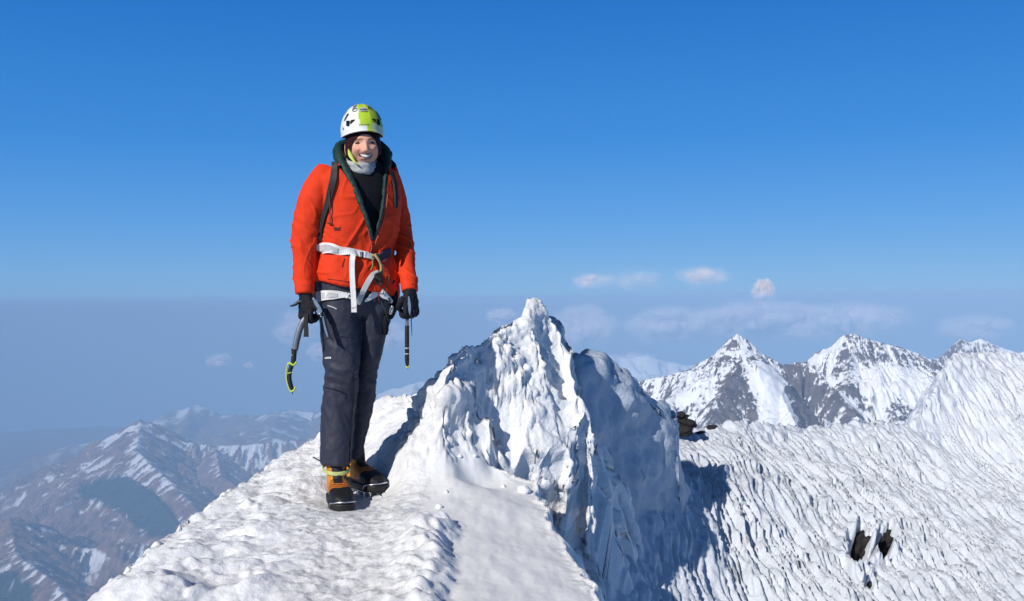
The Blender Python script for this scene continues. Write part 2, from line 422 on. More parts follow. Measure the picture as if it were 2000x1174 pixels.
M_snow_shade = snow_mat('snow_shaded', 30, 0.02, base=(0.46, 0.53, 0.62))  # tower snow made darker and bluer: deeper shade put into its colour
# ---- shaded tower behind the pile
tower_edge = [
    (1085, 730, 5.6), (1118, 700, 5.62), (1140, 690, 5.72), (1170, 686, 5.84), (1192, 700, 5.9), (1215, 725, 5.98), (1250, 752, 6.1), (1285, 778, 6.25, .1), (1309, 800, 6.5, .2), (1316, 812, 6.4, .15),
    (1311, 828, 6.15, .2), (1290, 800, 6.05, .22), (1240, 770, 5.85, .2), (1195, 735, 5.7, .18), (1165, 712, 5.62, .15), (1130, 722, 5.52, .15)]
tower_ctrl = [(1150, 700, 5.68), (1200, 722, 5.82)]
def tower_disp(V, N, sd):
    x, y, z = V.T
    h = 0.06 * fbm(x * 2.5, y * 2.5, z * 3.5, seed=101) + 0.018 * billow(x * 7, y * 7, z * 11, seed=102) + 0.008 * fbm(x * 30, y * 30, z * 20, seed=103)
    return h
tower = heightfield('snow_tower', tower_edge, tower_ctrl, -0.2, 2.4, 4.7, 7.8, 0.012, 4.6, 0, tower_disp, M_snow_shade, None, zmin=-2.4, wobf=3.5, wobk=4)

# ---- wind-carved slope on the right, running under the gully
slope_edge = [
    (1000, 900, 6.6), (1150, 880, 7.0), (1285, 862, 7.5), (1310, 856, 7.6), (1345, 846, 7.8), (1385, 829, 8.0), (1440, 822, 8.2), (1490, 823, 8.3), (1540, 830, 8.5), (1640, 833, 8.7), (1740, 830, 8.8), (1795, 826, 8.9), (1806, 790, 9.0), (1826, 757, 9.15), (1848, 715, 9.4), (1862, 694, 9.55), (1900, 687, 9.8), (1950, 684, 9.95), (2000, 692, 10), (2250, 690, 10.6),
    (2350, 1000, 8.6), (2300, 1350, 5.9), (1700, 1400, 4.9), (1000, 1400, 4.2), (850, 1100, 4.6)]
slope_ctrl = [
    (1100, 950, 5.6), (1100, 1100, 5.0), (1200, 950, 5.9), (1200, 1100, 5.3), (1260, 890, 6.45), (1300, 1000, 6.1), (1300, 1174, 5.45), (1415, 950, 6.85), (1415, 1050, 6.4), (1415, 1174, 5.85), (1600, 900, 7.9), (1600, 1050, 6.7), (1600, 1174, 5.9), (1700, 860, 8.5), (1800, 950, 7.9), (1800, 1174, 6.1), (2000, 1174, 6.4), (2000, 1000, 7.8), (2000, 850, 8.9), (1900, 760, 9.3), (1840, 800, 9.05), (1790, 870, 8.6), (1500, 850, 8.15)]
HOLES = [(1676, 1072, 26, 34), (1727, 1062, 20, 24), (1697, 1143, 10, 14)]
def slope_disp(V, N, sd):
    x, y, z = V.T
    px, py = pix(V)
    u = x + 0.15 * y; w = y
    wx = 0.06 * fbm(x * 2.2, y * 2.2, seed=131, o=2)
    flow = sst(1180, 1420, px) 
    top = sst(0.05, 0.35, -sd)
    amp = (0.55 + 0.45 * sst(-0.4, 0.3, fbm(x * 1.3, y * 1.3, seed=139))) * (0.35 + 0.65 * top)
    s1 = ridged((u + wx) * 11, w * 1.25, z * 0.4, seed=133, o=2)
    s2 = ridged((u + wx * 1.3) * 25, w * 2.8, z * 0.6, seed=135, o=2)
    n3 = fbm((u + wx) * 52, w * 7, z * 2, seed=137, o=2)
    h = flow * amp * (0.080 * (s1 - 0.5) + 0.095 * (s2 - 0.5) + 0.017 * n3 + 0.03 * fbm(x * 3.2, y * 3.2, seed=138, o=2))
    h = h + (1 - flow) * (0.06 * fbm(x * 3, y * 3, seed=141) + 0.025 * billow(x * 9, y * 9, z * 8, seed=142)) + 0.05 * fbm(x * 1.1, y * 1.1, seed=143)
    h = h + 0.03 * flow * (1 - top) * billow(x * 7, y * 7, z * 6, seed=145)
    for (hx, hy, rx, ry) in HOLES:
        r = np.sqrt(((px - hx) / rx) ** 2 + ((py - hy) / ry) ** 2) + 0.5 * fbm(px / 16, py / 22, seed=147, o=3)
        h = h - 0.22 * (1 - sst(0.75, 1.15, r)) + 0.035 * np.exp(-((r - 1.35) / 0.25) ** 2)
    return h
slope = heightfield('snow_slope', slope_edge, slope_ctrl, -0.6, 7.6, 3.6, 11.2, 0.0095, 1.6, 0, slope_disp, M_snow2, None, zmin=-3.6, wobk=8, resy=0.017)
# ================================================================= FAR: valley floor, mountains, haze, clouds
FLOOR = -2700.0
def rock_mat(name, rockc, snowc=(0.82, 0.83, 0.86), bs=0.02):
    m, n, l, b = new_mat(name)
    a = n.new('ShaderNodeAttribute'); a.attribute_name = 'snow'
    g = n.new('ShaderNodeAttribute'); g.attribute_name = 'wood'
    tc = n.new('ShaderNodeTexCoord'); nz = n.new('ShaderNodeTexNoise'); nz.inputs['Scale'].default_value = bs; nz.inputs['Detail'].default_value = 8
    l.new(tc.outputs['Object'], nz.inputs['Vector'])
    rr = n.new('ShaderNodeValToRGB')
    rr.color_ramp.elements[0].position = 0.3; rr.color_ramp.elements[0].color = (*[c * 0.6 for c in rockc], 1)
    rr.color_ramp.elements[1].position = 0.7; rr.color_ramp.elements[1].color = (*[c * 1.35 for c in rockc], 1)
    l.new(nz.outputs[0], rr.inputs[0])
    m1 = n.new('ShaderNodeMix'); m1.data_type = 'RGBA'; m1.inputs[7].default_value = (0.030, 0.045, 0.035, 1)
    l.new(g.outputs['Fac'], m1.inputs[0]); l.new(rr.outputs[0], m1.inputs[6])
    m2 = n.new('ShaderNodeMix'); m2.data_type = 'RGBA'; m2.inputs[7].default_value = (*snowc, 1)
    l.new(a.outputs['Fac'], m2.inputs[0]); l.new(m1.outputs[2], m2.inputs[6]); l.new(m2.outputs[2], b.inputs['Base Color'])
    b.inputs['Roughness'].default_value = 0.8; b.inputs['Specular IOR Level'].default_value = 0.15
    return m

M_alp = rock_mat('alpine_rock', (0.122, 0.104, 0.106), bs=0.03)
M_brown = rock_mat('brown_rock', (0.23, 0.145, 0.105), bs=0.01)

def mountain(name, ridges, cover, res, slope=0.8, nscale=300., namp=90., pad=900., mat=None, seed=0, power=1.0, zcut=None, front=1.0, k=1.0, gul=0.22, gamp=0.9):
    """ridges: lists of (px,py,depth) crest points; flanks fall away from the crests and are carved by ridged noise"""
    res *= k; nscale *= k; namp *= k; pad *= k
    R = [[P(q[0], q[1], q[2] * k) for q in r] for r in ridges]
    allp = [p for r in R for p in r]
    x0 = min(p.x for p in allp) - pad; x1 = max(p.x for p in allp) + pad
    y0 = min(p.y for p in allp) - pad * front; y1 = max(p.y for p in allp) + pad * 0.6
    nx = int((x1 - x0) / res) + 1; ny = int((y1 - y0) / res) + 1
    X, Y = np.meshgrid(np.linspace(x0, x1, nx), np.linspace(y0, y1, ny))
    wx = fbm(X / nscale, Y / nscale, seed=seed + 50, o=3) * nscale * 0.25; wy = fbm(X / nscale, Y / nscale, seed=seed + 60, o=3) * nscale * 0.25
    Z = np.full(X.shape, -1e9); D = np.full(X.shape, 1e9); A = np.zeros(X.shape); DD = np.zeros(X.shape)
    for r in R:
        d, h, arc = line_ds([(p.x, p.y, p.z) for p in r], X, Y)
        dw = d + np.minimum(d / nscale, 1) * (np.sqrt(wx ** 2 + wy ** 2) * np.sign(wx)) * 0.8
        z = h - slope * np.maximum(dw, 0) ** power * (nscale ** (1 - power))
        A = np.where(z > Z, arc + 3333.0 * R.index(r), A); DD = np.where(z > Z, d, DD)
        Z = np.maximum(Z, z); D = np.minimum(D, d)
    amt = sst(0, nscale * 0.6, D)
    rg = ridged((X + wx) / nscale, (Y + wy) / nscale, seed=seed, o=5, gain=0.52)
    Z = Z + amt * namp * (rg - 0.55) * 2 + (0.25 + 0.75 * amt) * namp * 0.30 * (ridged(X / nscale * 4.1, Y / nscale * 4.1, seed=seed + 9, o=4) - 0.55)
    gw = nscale * gul
    rib = ridged((A + 0.5 * wx) / gw, DD / (gw * 5) , A / 900., seed=seed + 21, o=4, gain=0.6)
    Z = Z + gamp * namp * (rib - 0.6) * (0.3 + 0.7 * sst(0, nscale * 0.12, D))
    Z = np.maximum(Z, zcut if zcut is not None else FLOOR - 30)
    V = np.stack([X.ravel(), Y.ravel(), Z.ravel()], -1); N = grid_normals(V, nx, ny)
    s, w = cover(V, N, rib.ravel())
    me, used = grid_mesh(name, V, nx, ny)
    add_attr(me, 'snow', np.clip(s, 0, 1)); add_attr(me, 'wood', np.clip(w, 0, 1))
    o = link(name, me, mat); tag(o, kind='structure'); return o

def blob(px, py, polys, soft=6.0, nz=0.0):
    r = np.zeros(len(px))
    for pl in polys:
        sd, _, _, _ = poly_sd(pl, px, py); r = np.maximum(r, 1 - sst(-soft, soft, sd + nz))
    return r

def cover_right(V, N, rib):
    px, py = pix(V); x, y, z = V.T
    n = fbm(x / 65, y / 65, z / 43, seed=201, o=5) ; n2 = fbm(x / 20, y / 20, z / 16, seed=205, o=4)
    n3 = fbm(x / 9, y / 9, z / 9, seed=207, o=3)
    nzp = 13 * n + 11 * n2 + 5 * n3 + 16 * (rib - .6)
    rock = blob(px, py, [
        [(1432, 712), (1448, 700), (1462, 745), (1478, 790), (1480, 840), (1360, 840), (1392, 790)],
        [(1525, 712), (1575, 705), (1610, 745), (1655, 790), (1680, 835), (1560, 840), (1545, 780)],
        [(1600, 715), (1650, 720), (1690, 745), (1650, 765), (1615, 750)],
        [(1650, 765), (1690, 762), (1705, 785), (1690, 800)],
        [(1755, 795), (1785, 798), (1788, 820), (1745, 822)],
        [(1758, 770), (1768, 775), (1745, 800), (1725, 805)],
        [(1640, 668), (1680, 658), (1760, 680), (1840, 712), (1835, 745), (1775, 728), (1720, 705), (1650, 712), (1590, 715)]], 5, nzp)
    snowf = blob(px, py, [
        [(1450, 715), (1515, 712), (1535, 760), (1555, 830), (1500, 830), (1470, 770)],
        [(1680, 722), (1800, 722), (1840, 745), (1830, 800), (1700, 770), (1660, 745)],
        [(1570, 712), (1640, 660), (1625, 690), (1590, 715)]], 7, nzp)
    q = 0.42 * (N[:, 2] - 0.62) - 0.95 * (rib - 0.62) + 0.22 * n + 0.28 * n2 + 0.24 * n3 + 0.10
    q = q - 0.33 * rock * np.where((px > 1590) & (py < 752), 0.35, 1.0) + 0.50 * snowf * (1 - 0.5 * rock)
    s = sst(-0.03, 0.03, q)
    return s, np.zeros(len(V))

mountain('mountain_peak', [
    [(1440, 652, 5000), (1418, 668, 5020), (1395, 692, 5060), (1345, 722, 5150), (1300, 735, 5250), (1258, 742, 5350), (1200, 770, 5500)],
    [(1440, 652, 5000), (1466, 668, 5000), (1490, 692, 5000), (1530, 712, 5000), (1575, 706, 5000), (1620, 750, 4900), (1665, 800, 4750), (1700, 850, 4600)],
    [(1440, 652, 5000), (1447, 700, 4880), (1438, 722, 4820), (1400, 790, 4600), (1370, 850, 4420)],
    [(1490, 692, 5000), (1520, 760, 4750), (1560, 840, 4450)],
    [(1345, 722, 5150), (1310, 780, 4850), (1280, 850, 4600)]],
    cover_right, 3.6, slope=0.95, nscale=260., namp=50., pad=500., mat=M_alp, seed=301, k=0.72)
mountain('mountain_ridge', [
    [(1530, 738, 5700), (1572, 712, 5600), (1618, 682, 5550), (1645, 656, 5500), (1668, 652, 5500), (1700, 664, 5500), (1745, 675, 5520), (1785, 688, 5550), (1832, 708, 5600), (1900, 735, 5700), (1980, 770, 5800)],
    [(1668, 652, 5500), (1660, 720, 5250), (1640, 780, 5000), (1620, 850, 4800)],
    [(1785, 688, 5550), (1770, 740, 5300), (1760, 800, 5000), (1750, 850, 4800)]],
    cover_right, 4.0, slope=0.75, nscale=260., namp=60., pad=500., mat=M_alp, seed=331, k=0.72)
def cover_plain(lo, hi, seed, k=400.):
    def f(V, N, rib):
        x, y, z = V.T
        n = fbm(x / k, y / k, z / k * 1.5, seed=seed, o=5)
        return sst(lo, hi, N[:, 2] + 0.35 * n), np.zeros(len(V))
    return f
mountain('mountain_crest', [[(1845, 690, 7000), (1875, 662, 7000), (1895, 668, 7000), (1915, 661, 7000), (1945, 675, 7000), (1990, 690, 7000), (2040, 672, 7000)]],
    cover_plain(0.55, 0.65, 351, 120.), 8, slope=0.8, nscale=220., namp=50., pad=500., mat=M_alp, seed=351, k=0.75)
mountain('mountain_range', [[(1120, 720, 21000), (1190, 694, 21000), (1230, 700, 21000), (1262, 692, 21000), (1300, 706, 21000), (1345, 715, 21000), (1400, 705, 21000), (1500, 730, 21000), (1600, 720, 21000)]],
    cover_plain(0.35, 0.6, 371, 700.), 50, slope=0.6, nscale=1500., namp=260., pad=3500., mat=M_alp, seed=371, k=0.88)

def cover_left(wood_polys, seed, lo=0.74, hi=0.82, k=500.):
    def f(V, N, rib):
        x, y, z = V.T; px, py = pix(V)
        n = fbm(x / k, y / k, z / k, seed=seed, o=5); n2 = fbm(x / 130, y / 130, z / 130, seed=seed + 7, o=4)
        nz = 10 * n + 8 * n2
        wood = blob(px, py, wood_polys, 5, nz) if wood_polys else np.zeros(len(V))
        alt = sst(-2750, -1350, z)
        q = -0.05 - 1.5 * (rib - 0.58) + 0.55 * n + 0.45 * n2 + 0.5 * (N[:, 2] - 0.8) + 0.30 * (alt - 0.62) + (0.72 - lo) * 1.5
        s = sst(-0.06, 0.06, q) * (0.25 + 0.75 * sst(0.15, 0.5, alt))
        gul = ridged(x / 300 + 0.3 * n, y / 900, seed=seed + 3, o=3)
        s = s * (1 - wood) + wood * 0.55 * sst(0.88, 0.95, gul)
        return s, wood
    return f
woods1 = [[(150, 955), (200, 935), (245, 925), (300, 960), (345, 1010), (345, 1050), (290, 1045), (235, 1000), (160, 975)]]
mountain('mountain_spur', [
    [(185, 1010, 11200), (205, 930, 11500), (222, 870, 11800), (240, 838, 12000), (275, 820, 12000), (300, 830, 12000), (345, 862, 12000), (420, 872, 12100), (500, 868, 12200), (560, 862, 12300), (640, 850, 12500), (760, 870, 12500)],
    [(275, 820, 12000), (265, 880, 11000), (330, 940, 10200), (400, 1010, 9400), (450, 1080, 8800)],
    [(420, 872, 12100), (430, 930, 11000), (520, 980, 10200)],
    [(150, 950, 10900), (240, 925, 10600), (300, 965, 10000), (350, 1030, 9300), (330, 1080, 8900)]],
    cover_left(woods1, 401), 14, gul=0.11, slope=0.60, nscale=1100., namp=170., pad=2500., mat=M_brown, seed=401, k=0.95)
mountain('mountain_foothill', [
    [(-120, 1060, 8700), (-40, 1030, 8800), (20, 1012, 8900), (50, 1022, 8900), (100, 1060, 8800), (180, 1072, 8800), (260, 1062, 8800), (330, 1075, 8800)],
    [(20, 1012, 8900), (30, 1080, 8200), (110, 1140, 7600), (170, 1230, 7000)]],
    cover_left([[(-50, 1120), (30, 1110), (60, 1150), (50, 1230), (-60, 1230)]], 431), 13, gul=0.11, slope=0.62, nscale=900., namp=170., pad=1800., mat=M_brown, seed=431, k=0.95)
mountain('mountain_far_hills', [
    [(250, 850, 20000), (330, 805, 20000), (385, 790, 20000), (430, 810, 20000), (500, 812, 19500), (560, 800, 19000), (620, 806, 19000), (700, 790, 18500), (760, 760, 18000), (830, 745, 18000), (900, 760, 18000), (980, 790, 18000)],
    [(20, 930, 16500), (90, 885, 17000), (140, 870, 17000), (200, 860, 17500), (250, 850, 20000)],
    [(560, 800, 19000), (520, 850, 16000), (600, 880, 15000)]],
    cover_left(None, 461, lo=0.78, hi=0.86, k=900.), 60, slope=0.42, nscale=2600., namp=330., pad=5000., mat=M_brown, seed=461, front=1.2, k=0.93)

# valley floor to the edge of the air
nx, ny = 240, 220
X, Y = np.meshgrid(np.linspace(-29000, 29000, nx), np.linspace(-1500, 22400, ny))
Z = FLOOR + 160 * fbm(X / 3500, Y / 3500, seed=481, o=5) - 60
V = np.stack([X.ravel(), Y.ravel(), Z.ravel()], -1)
me, _ = grid_mesh('valley_ground', V, nx, ny)
add_attr(me, 'snow', 0.5 * sst(0.45, 0.6, fbm(V[:, 0] / 1500, V[:, 1] / 1500, seed=485))); add_attr(me, 'wood', 0.4 * sst(-0.2, 0.2, fbm(V[:, 0] / 2500, V[:, 1] / 2500, seed=487)))
tag(link('valley_ground', me, M_brown), kind='structure')

# the air: one closed box of even density
HZ_TOP = 110.0
bm = bmesh.new(); bmesh.ops.create_cube(bm, size=1)
lo = Vector((-30000, -2500, FLOOR - 330)); hi = Vector((30000, 22500, HZ_TOP))
for v in bm.verts: v.co = Vector([lo[i] + (v.co[i] + 0.5) * (hi[i] - lo[i]) for i in range(3)])
me = bpy.data.meshes.new('haze'); bm.to_mesh(me); bm.free()
m = bpy.data.materials.new('haze_air'); m.use_nodes = True; n = m.node_tree.nodes; n.clear()
o_ = n.new('ShaderNodeOutputMaterial'); v_ = n.new('ShaderNodeVolumePrincipled')
v_.inputs['Color'].default_value = (0.41, 0.65, 0.95, 1); v_.inputs['Density'].default_value = 8.0e-5; v_.inputs['Anisotropy'].default_value = -0.22
m.node_tree.links.new(v_.outputs[0], o_.inputs['Volume'])
tag(link('haze', me, m, smooth=False), kind='stuff')

# ---- clouds: clusters of soft puffs beyond and above the air box
mc, n, l, b = new_mat('cloud_vapour')
at = n.new('ShaderNodeAttribute'); at.attribute_name = 'thick'
tc = n.new('ShaderNodeTexCoord'); nz = n.new('ShaderNodeTexNoise'); nz.inputs['Scale'].default_value = 0.0022; nz.inputs['Detail'].default_value = 6; nz.inputs['Roughness'].default_value = 0.6
l.new(tc.outputs['Object'], nz.inputs['Vector'])
mr = n.new('ShaderNodeMapRange'); mr.inputs[1].default_value = 0.36; mr.inputs[2].default_value = 0.66
mu = n.new('ShaderNodeMath'); mu.operation = 'MULTIPLY'
l.new(nz.outputs[0], mr.inputs[0]); l.new(mr.outputs[0], mu.inputs[0]); l.new(at.outputs['Fac'], mu.inputs[1]); l.new(mu.outputs[0], b.inputs['Alpha'])
b.inputs['Base Color'].default_value = (0.95, 0.83, 0.79, 1); b.inputs['Roughness'].default_value = 1; b.inputs['Specular IOR Level'].default_value = 0
def cloud(px, py, d, wpx, hpx, seed, label, dens=1.0, flat=1.0, n_puffs=26):
    rnd = np.random.RandomState(seed)
    if py > 600: d = 23200 + 0.3 * wpx / F * 24000
    c = P(px, py, d); w, h_ = wpx / F * d, hpx / F * d
    bm = bmesh.new(); th = []
    for i in range(n_puffs):
        r_ = rnd.normal(size=3) * 0.36; r_[2] = r_[2] if flat else abs(r_[2]) * 1.1 - .25
        rr = np.linalg.norm(r_); sz = (0.55 - 0.25 * min(rr, 1.2)) * rnd.uniform(0.6, 1.1)
        ce = Vector((r_[0] * w, r_[1] * w * .22, r_[2] * h_))
        g = bmesh.ops.create_icosphere(bm, subdivisions=3, radius=1, matrix=Matrix.Translation(ce) @ Matrix.Diagonal((sz * min(w, h_ * 2.4), sz * w * .2, sz * h_, 1)))
    V = np.array([v.co[:] for v in bm.verts]); q = V / np.array([w, w, h_])
    k = 0.16 * h_ * fbm(q[:, 0] * 4 + seed, q[:, 1] * 4, q[:, 2] * 4, seed=701, o=4)
    for v, kk in zip(bm.verts, k): v.co += v.co.normalized() * kk
    me = bpy.data.meshes.new('cloud'); bm.to_mesh(me); bm.free()
    e = np.sqrt((q[:, 0] / .75) ** 2 + (q[:, 2] / .80) ** 2)
    add_attr(me, 'thick', np.clip(dens * (1 - sst(0.25, 1.0, e)), 0, 1))
    o = link('cloud', me, mc); o.location = c
    tag(o, label, 'cloud', 'small clouds floating in and above the haze'); return o
cloud(1491, 572, 30000, 36, 40, 1, 'small bright puffy cloud standing just above the haze line', 0.90, n_puffs=30)
cloud(1372, 540, 33000, 96, 36, 2, 'faint pinkish cloud high above the haze, left of the bright puff', 0.10)
cloud(1152, 550, 34000, 60, 28, 3, 'faint pinkish cloud alone above the white snow summit', 0.10)
cloud(1240, 548, 35000, 180, 40, 15, 'thin broad veil of cloud between the two faint pink clouds', 0.03)
cloud(1480, 628, 29500, 250, 60, 4, 'wide soft cloud bank just over the pyramid shaped peak', 0.85, n_puffs=40)
cloud(1640, 625, 28500, 240, 56, 5, 'long soft cloud bank behind the rocky ridge right of the pyramid', 0.84, n_puffs=40)
cloud(1140, 640, 28000, 100, 66, 6, 'pinkish cloud right beside the top of the snow summit', 0.95)
cloud(1310, 635, 28500, 150, 56, 7, 'grey veil of cloud left of the pyramid shaped peak', 0.75)
cloud(980, 616, 29000, 46, 26, 8, 'small pink cloud left of the snow summit tip', 0.90)
cloud(578, 640, 28000, 70, 50, 9, 'white cloud behind the hand holding the curved ice axe', 0.84)
cloud(625, 688, 27200, 50, 30, 10, 'small white cloud beside the dark trousers at knee height', 0.80)
cloud(765, 655, 28000, 60, 40, 11, 'pale cloud between the hanging axe and the trousers', 0.68)
cloud(428, 704, 27000, 44, 22, 12, 'little white cloud alone over the hazy valley', 0.76)
cloud(486, 713, 27200, 18, 10, 13, 'tiniest cloud wisp right of the little valley cloud', 0.70)
cloud(1910, 640, 28500, 120, 44, 14, 'soft cloud over the far crest at the right edge', 0.64)
cloud(1230, 700, 26800, 90, 20, 16, 'low cloud lying on the far pale mountain range', 0.60)
# ================================================================= PERSON and what she wears and holds
MPX = 4.4 / F
def pp(x, y, dz=0.0): return P(x, y, 4.4 + dz)

def tmp_mesh(bm):
    me = bpy.data.meshes.new('tmp'); bm.to_mesh(me); bm.free(); return me

def remesh(bm, voxel, smooth=4, fac=0.5):
    bmesh.ops.recalc_face_normals(bm, faces=bm.faces)
    me = tmp_mesh(bm); o = bpy.data.objects.new('tmp', me); COL.objects.link(o)
    m = o.modifiers.new('r', 'REMESH'); m.mode = 'VOXEL'; m.voxel_size = voxel; m.adaptivity = 0
    if smooth:
        s = o.modifiers.new('s', 'SMOOTH'); s.iterations = smooth; s.factor = fac
    dg = bpy.context.evaluated_depsgraph_get(); ev = o.evaluated_get(dg)
    res = bpy.data.meshes.new_from_object(ev)
    bpy.data.objects.remove(o); bpy.data.meshes.remove(me)
    return res

def vco(me):
    a = np.empty(len(me.vertices) * 3, np.float32); me.vertices.foreach_get('co', a); return a.reshape(-1, 3).astype(float)
def vno(me):
    a = np.empty(len(me.vertices) * 3, np.float32); me.vertices.foreach_get('normal', a); return a.reshape(-1, 3).astype(float)
def setco(me, V): me.vertices.foreach_set('co', V.astype(np.float32).reshape(-1)); me.update()

def skin_rings(bm, rings, cap=True):
    L = []
    for r in rings: L.append([bm.verts.new(p) for p in r])
    n = len(L[0])
    for a, b in zip(L[:-1], L[1:]):
        for i in range(n): bm.faces.new((a[i], a[(i + 1) % n], b[(i + 1) % n], b[i]))
    if cap:
        bm.faces.new(L[0][::-1]); bm.faces.new(L[-1])
    return L

def ring(c, a, b, yaw=0.0, n=40, tiltx=0.0, tilty=0.0, e=2.0):
    """horizontal (super)ellipse; a across, b front-back, yaw turns the facing to the photo's right"""
    r = Vector((math.cos(yaw), math.sin(yaw), 0)); f = Vector((math.sin(yaw), -math.cos(yaw), 0)); out = []
    for i in range(n):
        t = 2 * math.pi * i / n; ct, st = math.cos(t), math.sin(t)
        u = math.copysign(abs(ct) ** (2 / e), ct) * a; v = math.copysign(abs(st) ** (2 / e), st) * b
        p = c + r * u + f * v; p.z += tiltx * u + tilty * v; out.append(p)
    return out

def tube_rings(pts, radii, n=16, ref=None):
    """sweep; radii are r or (ra, rb); ra lies along ref"""
    pts = [Vector(p) for p in pts]; out = []; R = Vector(ref) if ref is not None else Vector((1, 0.01, 0.02))
    for i, p in enumerate(pts):
        t = (pts[min(i + 1, len(pts) - 1)] - pts[max(i - 1, 0)]).normalized()
        a = (R - t * R.dot(t)).normalized(); b = t.cross(a)
        if ref is None: R = a
        ra, rb = radii[i] if isinstance(radii[i], tuple) else (radii[i], radii[i])
        out.append([p + a * (ra * math.cos(2 * math.pi * k / n)) + b * (rb * math.sin(2 * math.pi * k / n)) for k in range(n)])
    return out

def spline(pts, vals, m=6):
    """Catmull-Rom through points (and values)"""
    P_ = [Vector(p) for p in pts]; n = len(P_); op = []; ov = []
    va = [np.array(v if isinstance(v, tuple) else (v, v), float) for v in vals]
    for i in range(n - 1):
        p0, p1, p2, p3 = P_[max(i - 1, 0)], P_[i], P_[i + 1], P_[min(i + 2, n - 1)]
        for k in range(m):
            t = k / m
            op.append(0.5 * ((2 * p1) + (p2 - p0) * t + (2 * p0 - 5 * p1 + 4 * p2 - p3) * t * t + (3 * p1 - p0 - 3 * p2 + p3) * t ** 3))
            ov.append(tuple(va[i] * (1 - t) + va[i + 1] * t))
    op.append(P_[-1]); ov.append(tuple(va[-1])); return op, ov

def tube(bm, pts, radii, n=14, ref=None, m=6, cap=True):
    p, r = spline(pts, radii, m) if m > 1 else (pts, radii)
    return skin_rings(bm, tube_rings(p, r, n, ref), cap)

def tube_obj(name, pts, radii, mat, parent, n=10, ref=None, m=6):
    bm = bmesh.new(); tube(bm, pts, radii, n, ref, m); bmesh.ops.recalc_face_normals(bm, faces=bm.faces)
    return link(name, tmp_mesh(bm), mat, parent)

def ellipsoid(bm, c, rx, ry, rz, rot=None, u=24, v=14):
    M = Matrix.Translation(c) @ (rot.to_4x4() if rot else Matrix.Identity(4)) @ Matrix.Diagonal((rx, ry, rz, 1))
    bmesh.ops.create_uvsphere(bm, u_segments=u, v_segments=v, radius=1, matrix=M)

def rbox(bm, c, sx, sy, sz, rot=None, bev=0.2):
    M = Matrix.Translation(c) @ (rot.to_4x4() if rot else Matrix.Identity(4)) @ Matrix.Diagonal((sx, sy, sz, 1))
    g = bmesh.ops.create_cube(bm, size=1, matrix=M); vs = set(g['verts'])
    es = [e for e in bm.edges if e.verts[0] in vs and e.verts[1] in vs]
    bmesh.ops.bevel(bm, geom=es, offset=bev * min(sx, sy, sz), segments=3, affect='EDGES', profile=0.6)

def bvh(me, mw=None):
    V = [v.co.copy() for v in me.vertices]
    return BVHTree.FromPolygons(V, [tuple(p.vertices) for p in me.polygons])

def hit(trees, x, y, off=0.0):
    d = (FWD + RIGHT * ((x - 1000) / F) + UPV * ((587 - y) / F)).normalized(); best = None
    for t in trees:
        loc, nrm, i, dist = t.ray_cast(Vector((0, 0, 0)), d)
        if loc is not None and (best is None or dist < best[2]): best = (loc, nrm, dist)
    if best is None: return None
    return best[0] + best[1] * off, best[1]

def ribbon_obj(name, pts, mat, parent, trees=None, off=0.006, thick=0.003, m=5, fallback=-0.12):
    """flat webbing; pts = (px, py, half_width_px[, dz]); lies on the hit surface or at dz"""
    c, w, nr = [], [], []
    for q in pts:
        h = hit(trees, q[0], q[1], off) if (trees and len(q) < 4) else None
        if h is None: h = (pp(q[0], q[1], q[3] if len(q) > 3 else fallback), Vector((0, -1, 0.1)))
        c.append(h[0]); nr.append(h[1]); w.append(q[2] * MPX)
    C, Wd = spline(c, w, m); N_, _ = spline(nr, w, m)
    bm = bmesh.new(); R = []
    for i, p in enumerate(C):
        t = (C[min(i + 1, len(C) - 1)] - C[max(i - 1, 0)]).normalized(); n_ = (N_[i] - t * N_[i].dot(t)).normalized(); s = t.cross(n_)
        a = Wd[i][0]
        R.append([p + s * a + n_ * thick, p - s * a + n_ * thick, p - s * a - n_ * thick, p + s * a - n_ * thick])
    skin_rings(bm, R); bmesh.ops.recalc_face_normals(bm, faces=bm.faces)
    o = link(name, tmp_mesh(bm), mat, parent, smooth=False); return o

# ---- materials
def wrinkle_mat(name, col, rough, sheen=0.0, spec=0.3, wscale=14, wstr=0.5, wdist=0.02, noise=0.07):
    m = simple_mat(name, col, rough=rough, spec=spec, noise=noise, scale=12, sheen=sheen)
    n, l = m.node_tree.nodes, m.node_tree.links; b = n['Principled BSDF']
    tc = n.new('ShaderNodeTexCoord'); mp = n.new('ShaderNodeMapping'); mp.inputs['Scale'].default_value = (1, 1, 0.6)
    n1 = n.new('ShaderNodeTexNoise'); n1.inputs['Scale'].default_value = wscale; n1.inputs['Detail'].default_value = 3; n1.inputs['Distortion'].default_value = 0.2
    l.new(tc.outputs['Object'], mp.inputs[0]); l.new(mp.outputs[0], n1.inputs['Vector'])
    bp = n.new('ShaderNodeBump'); bp.inputs['Strength'].default_value = wstr; bp.inputs['Distance'].default_value = wdist
    l.new(n1.outputs[0], bp.inputs['Height']); l.new(bp.outputs[0], b.inputs['Normal']); return m

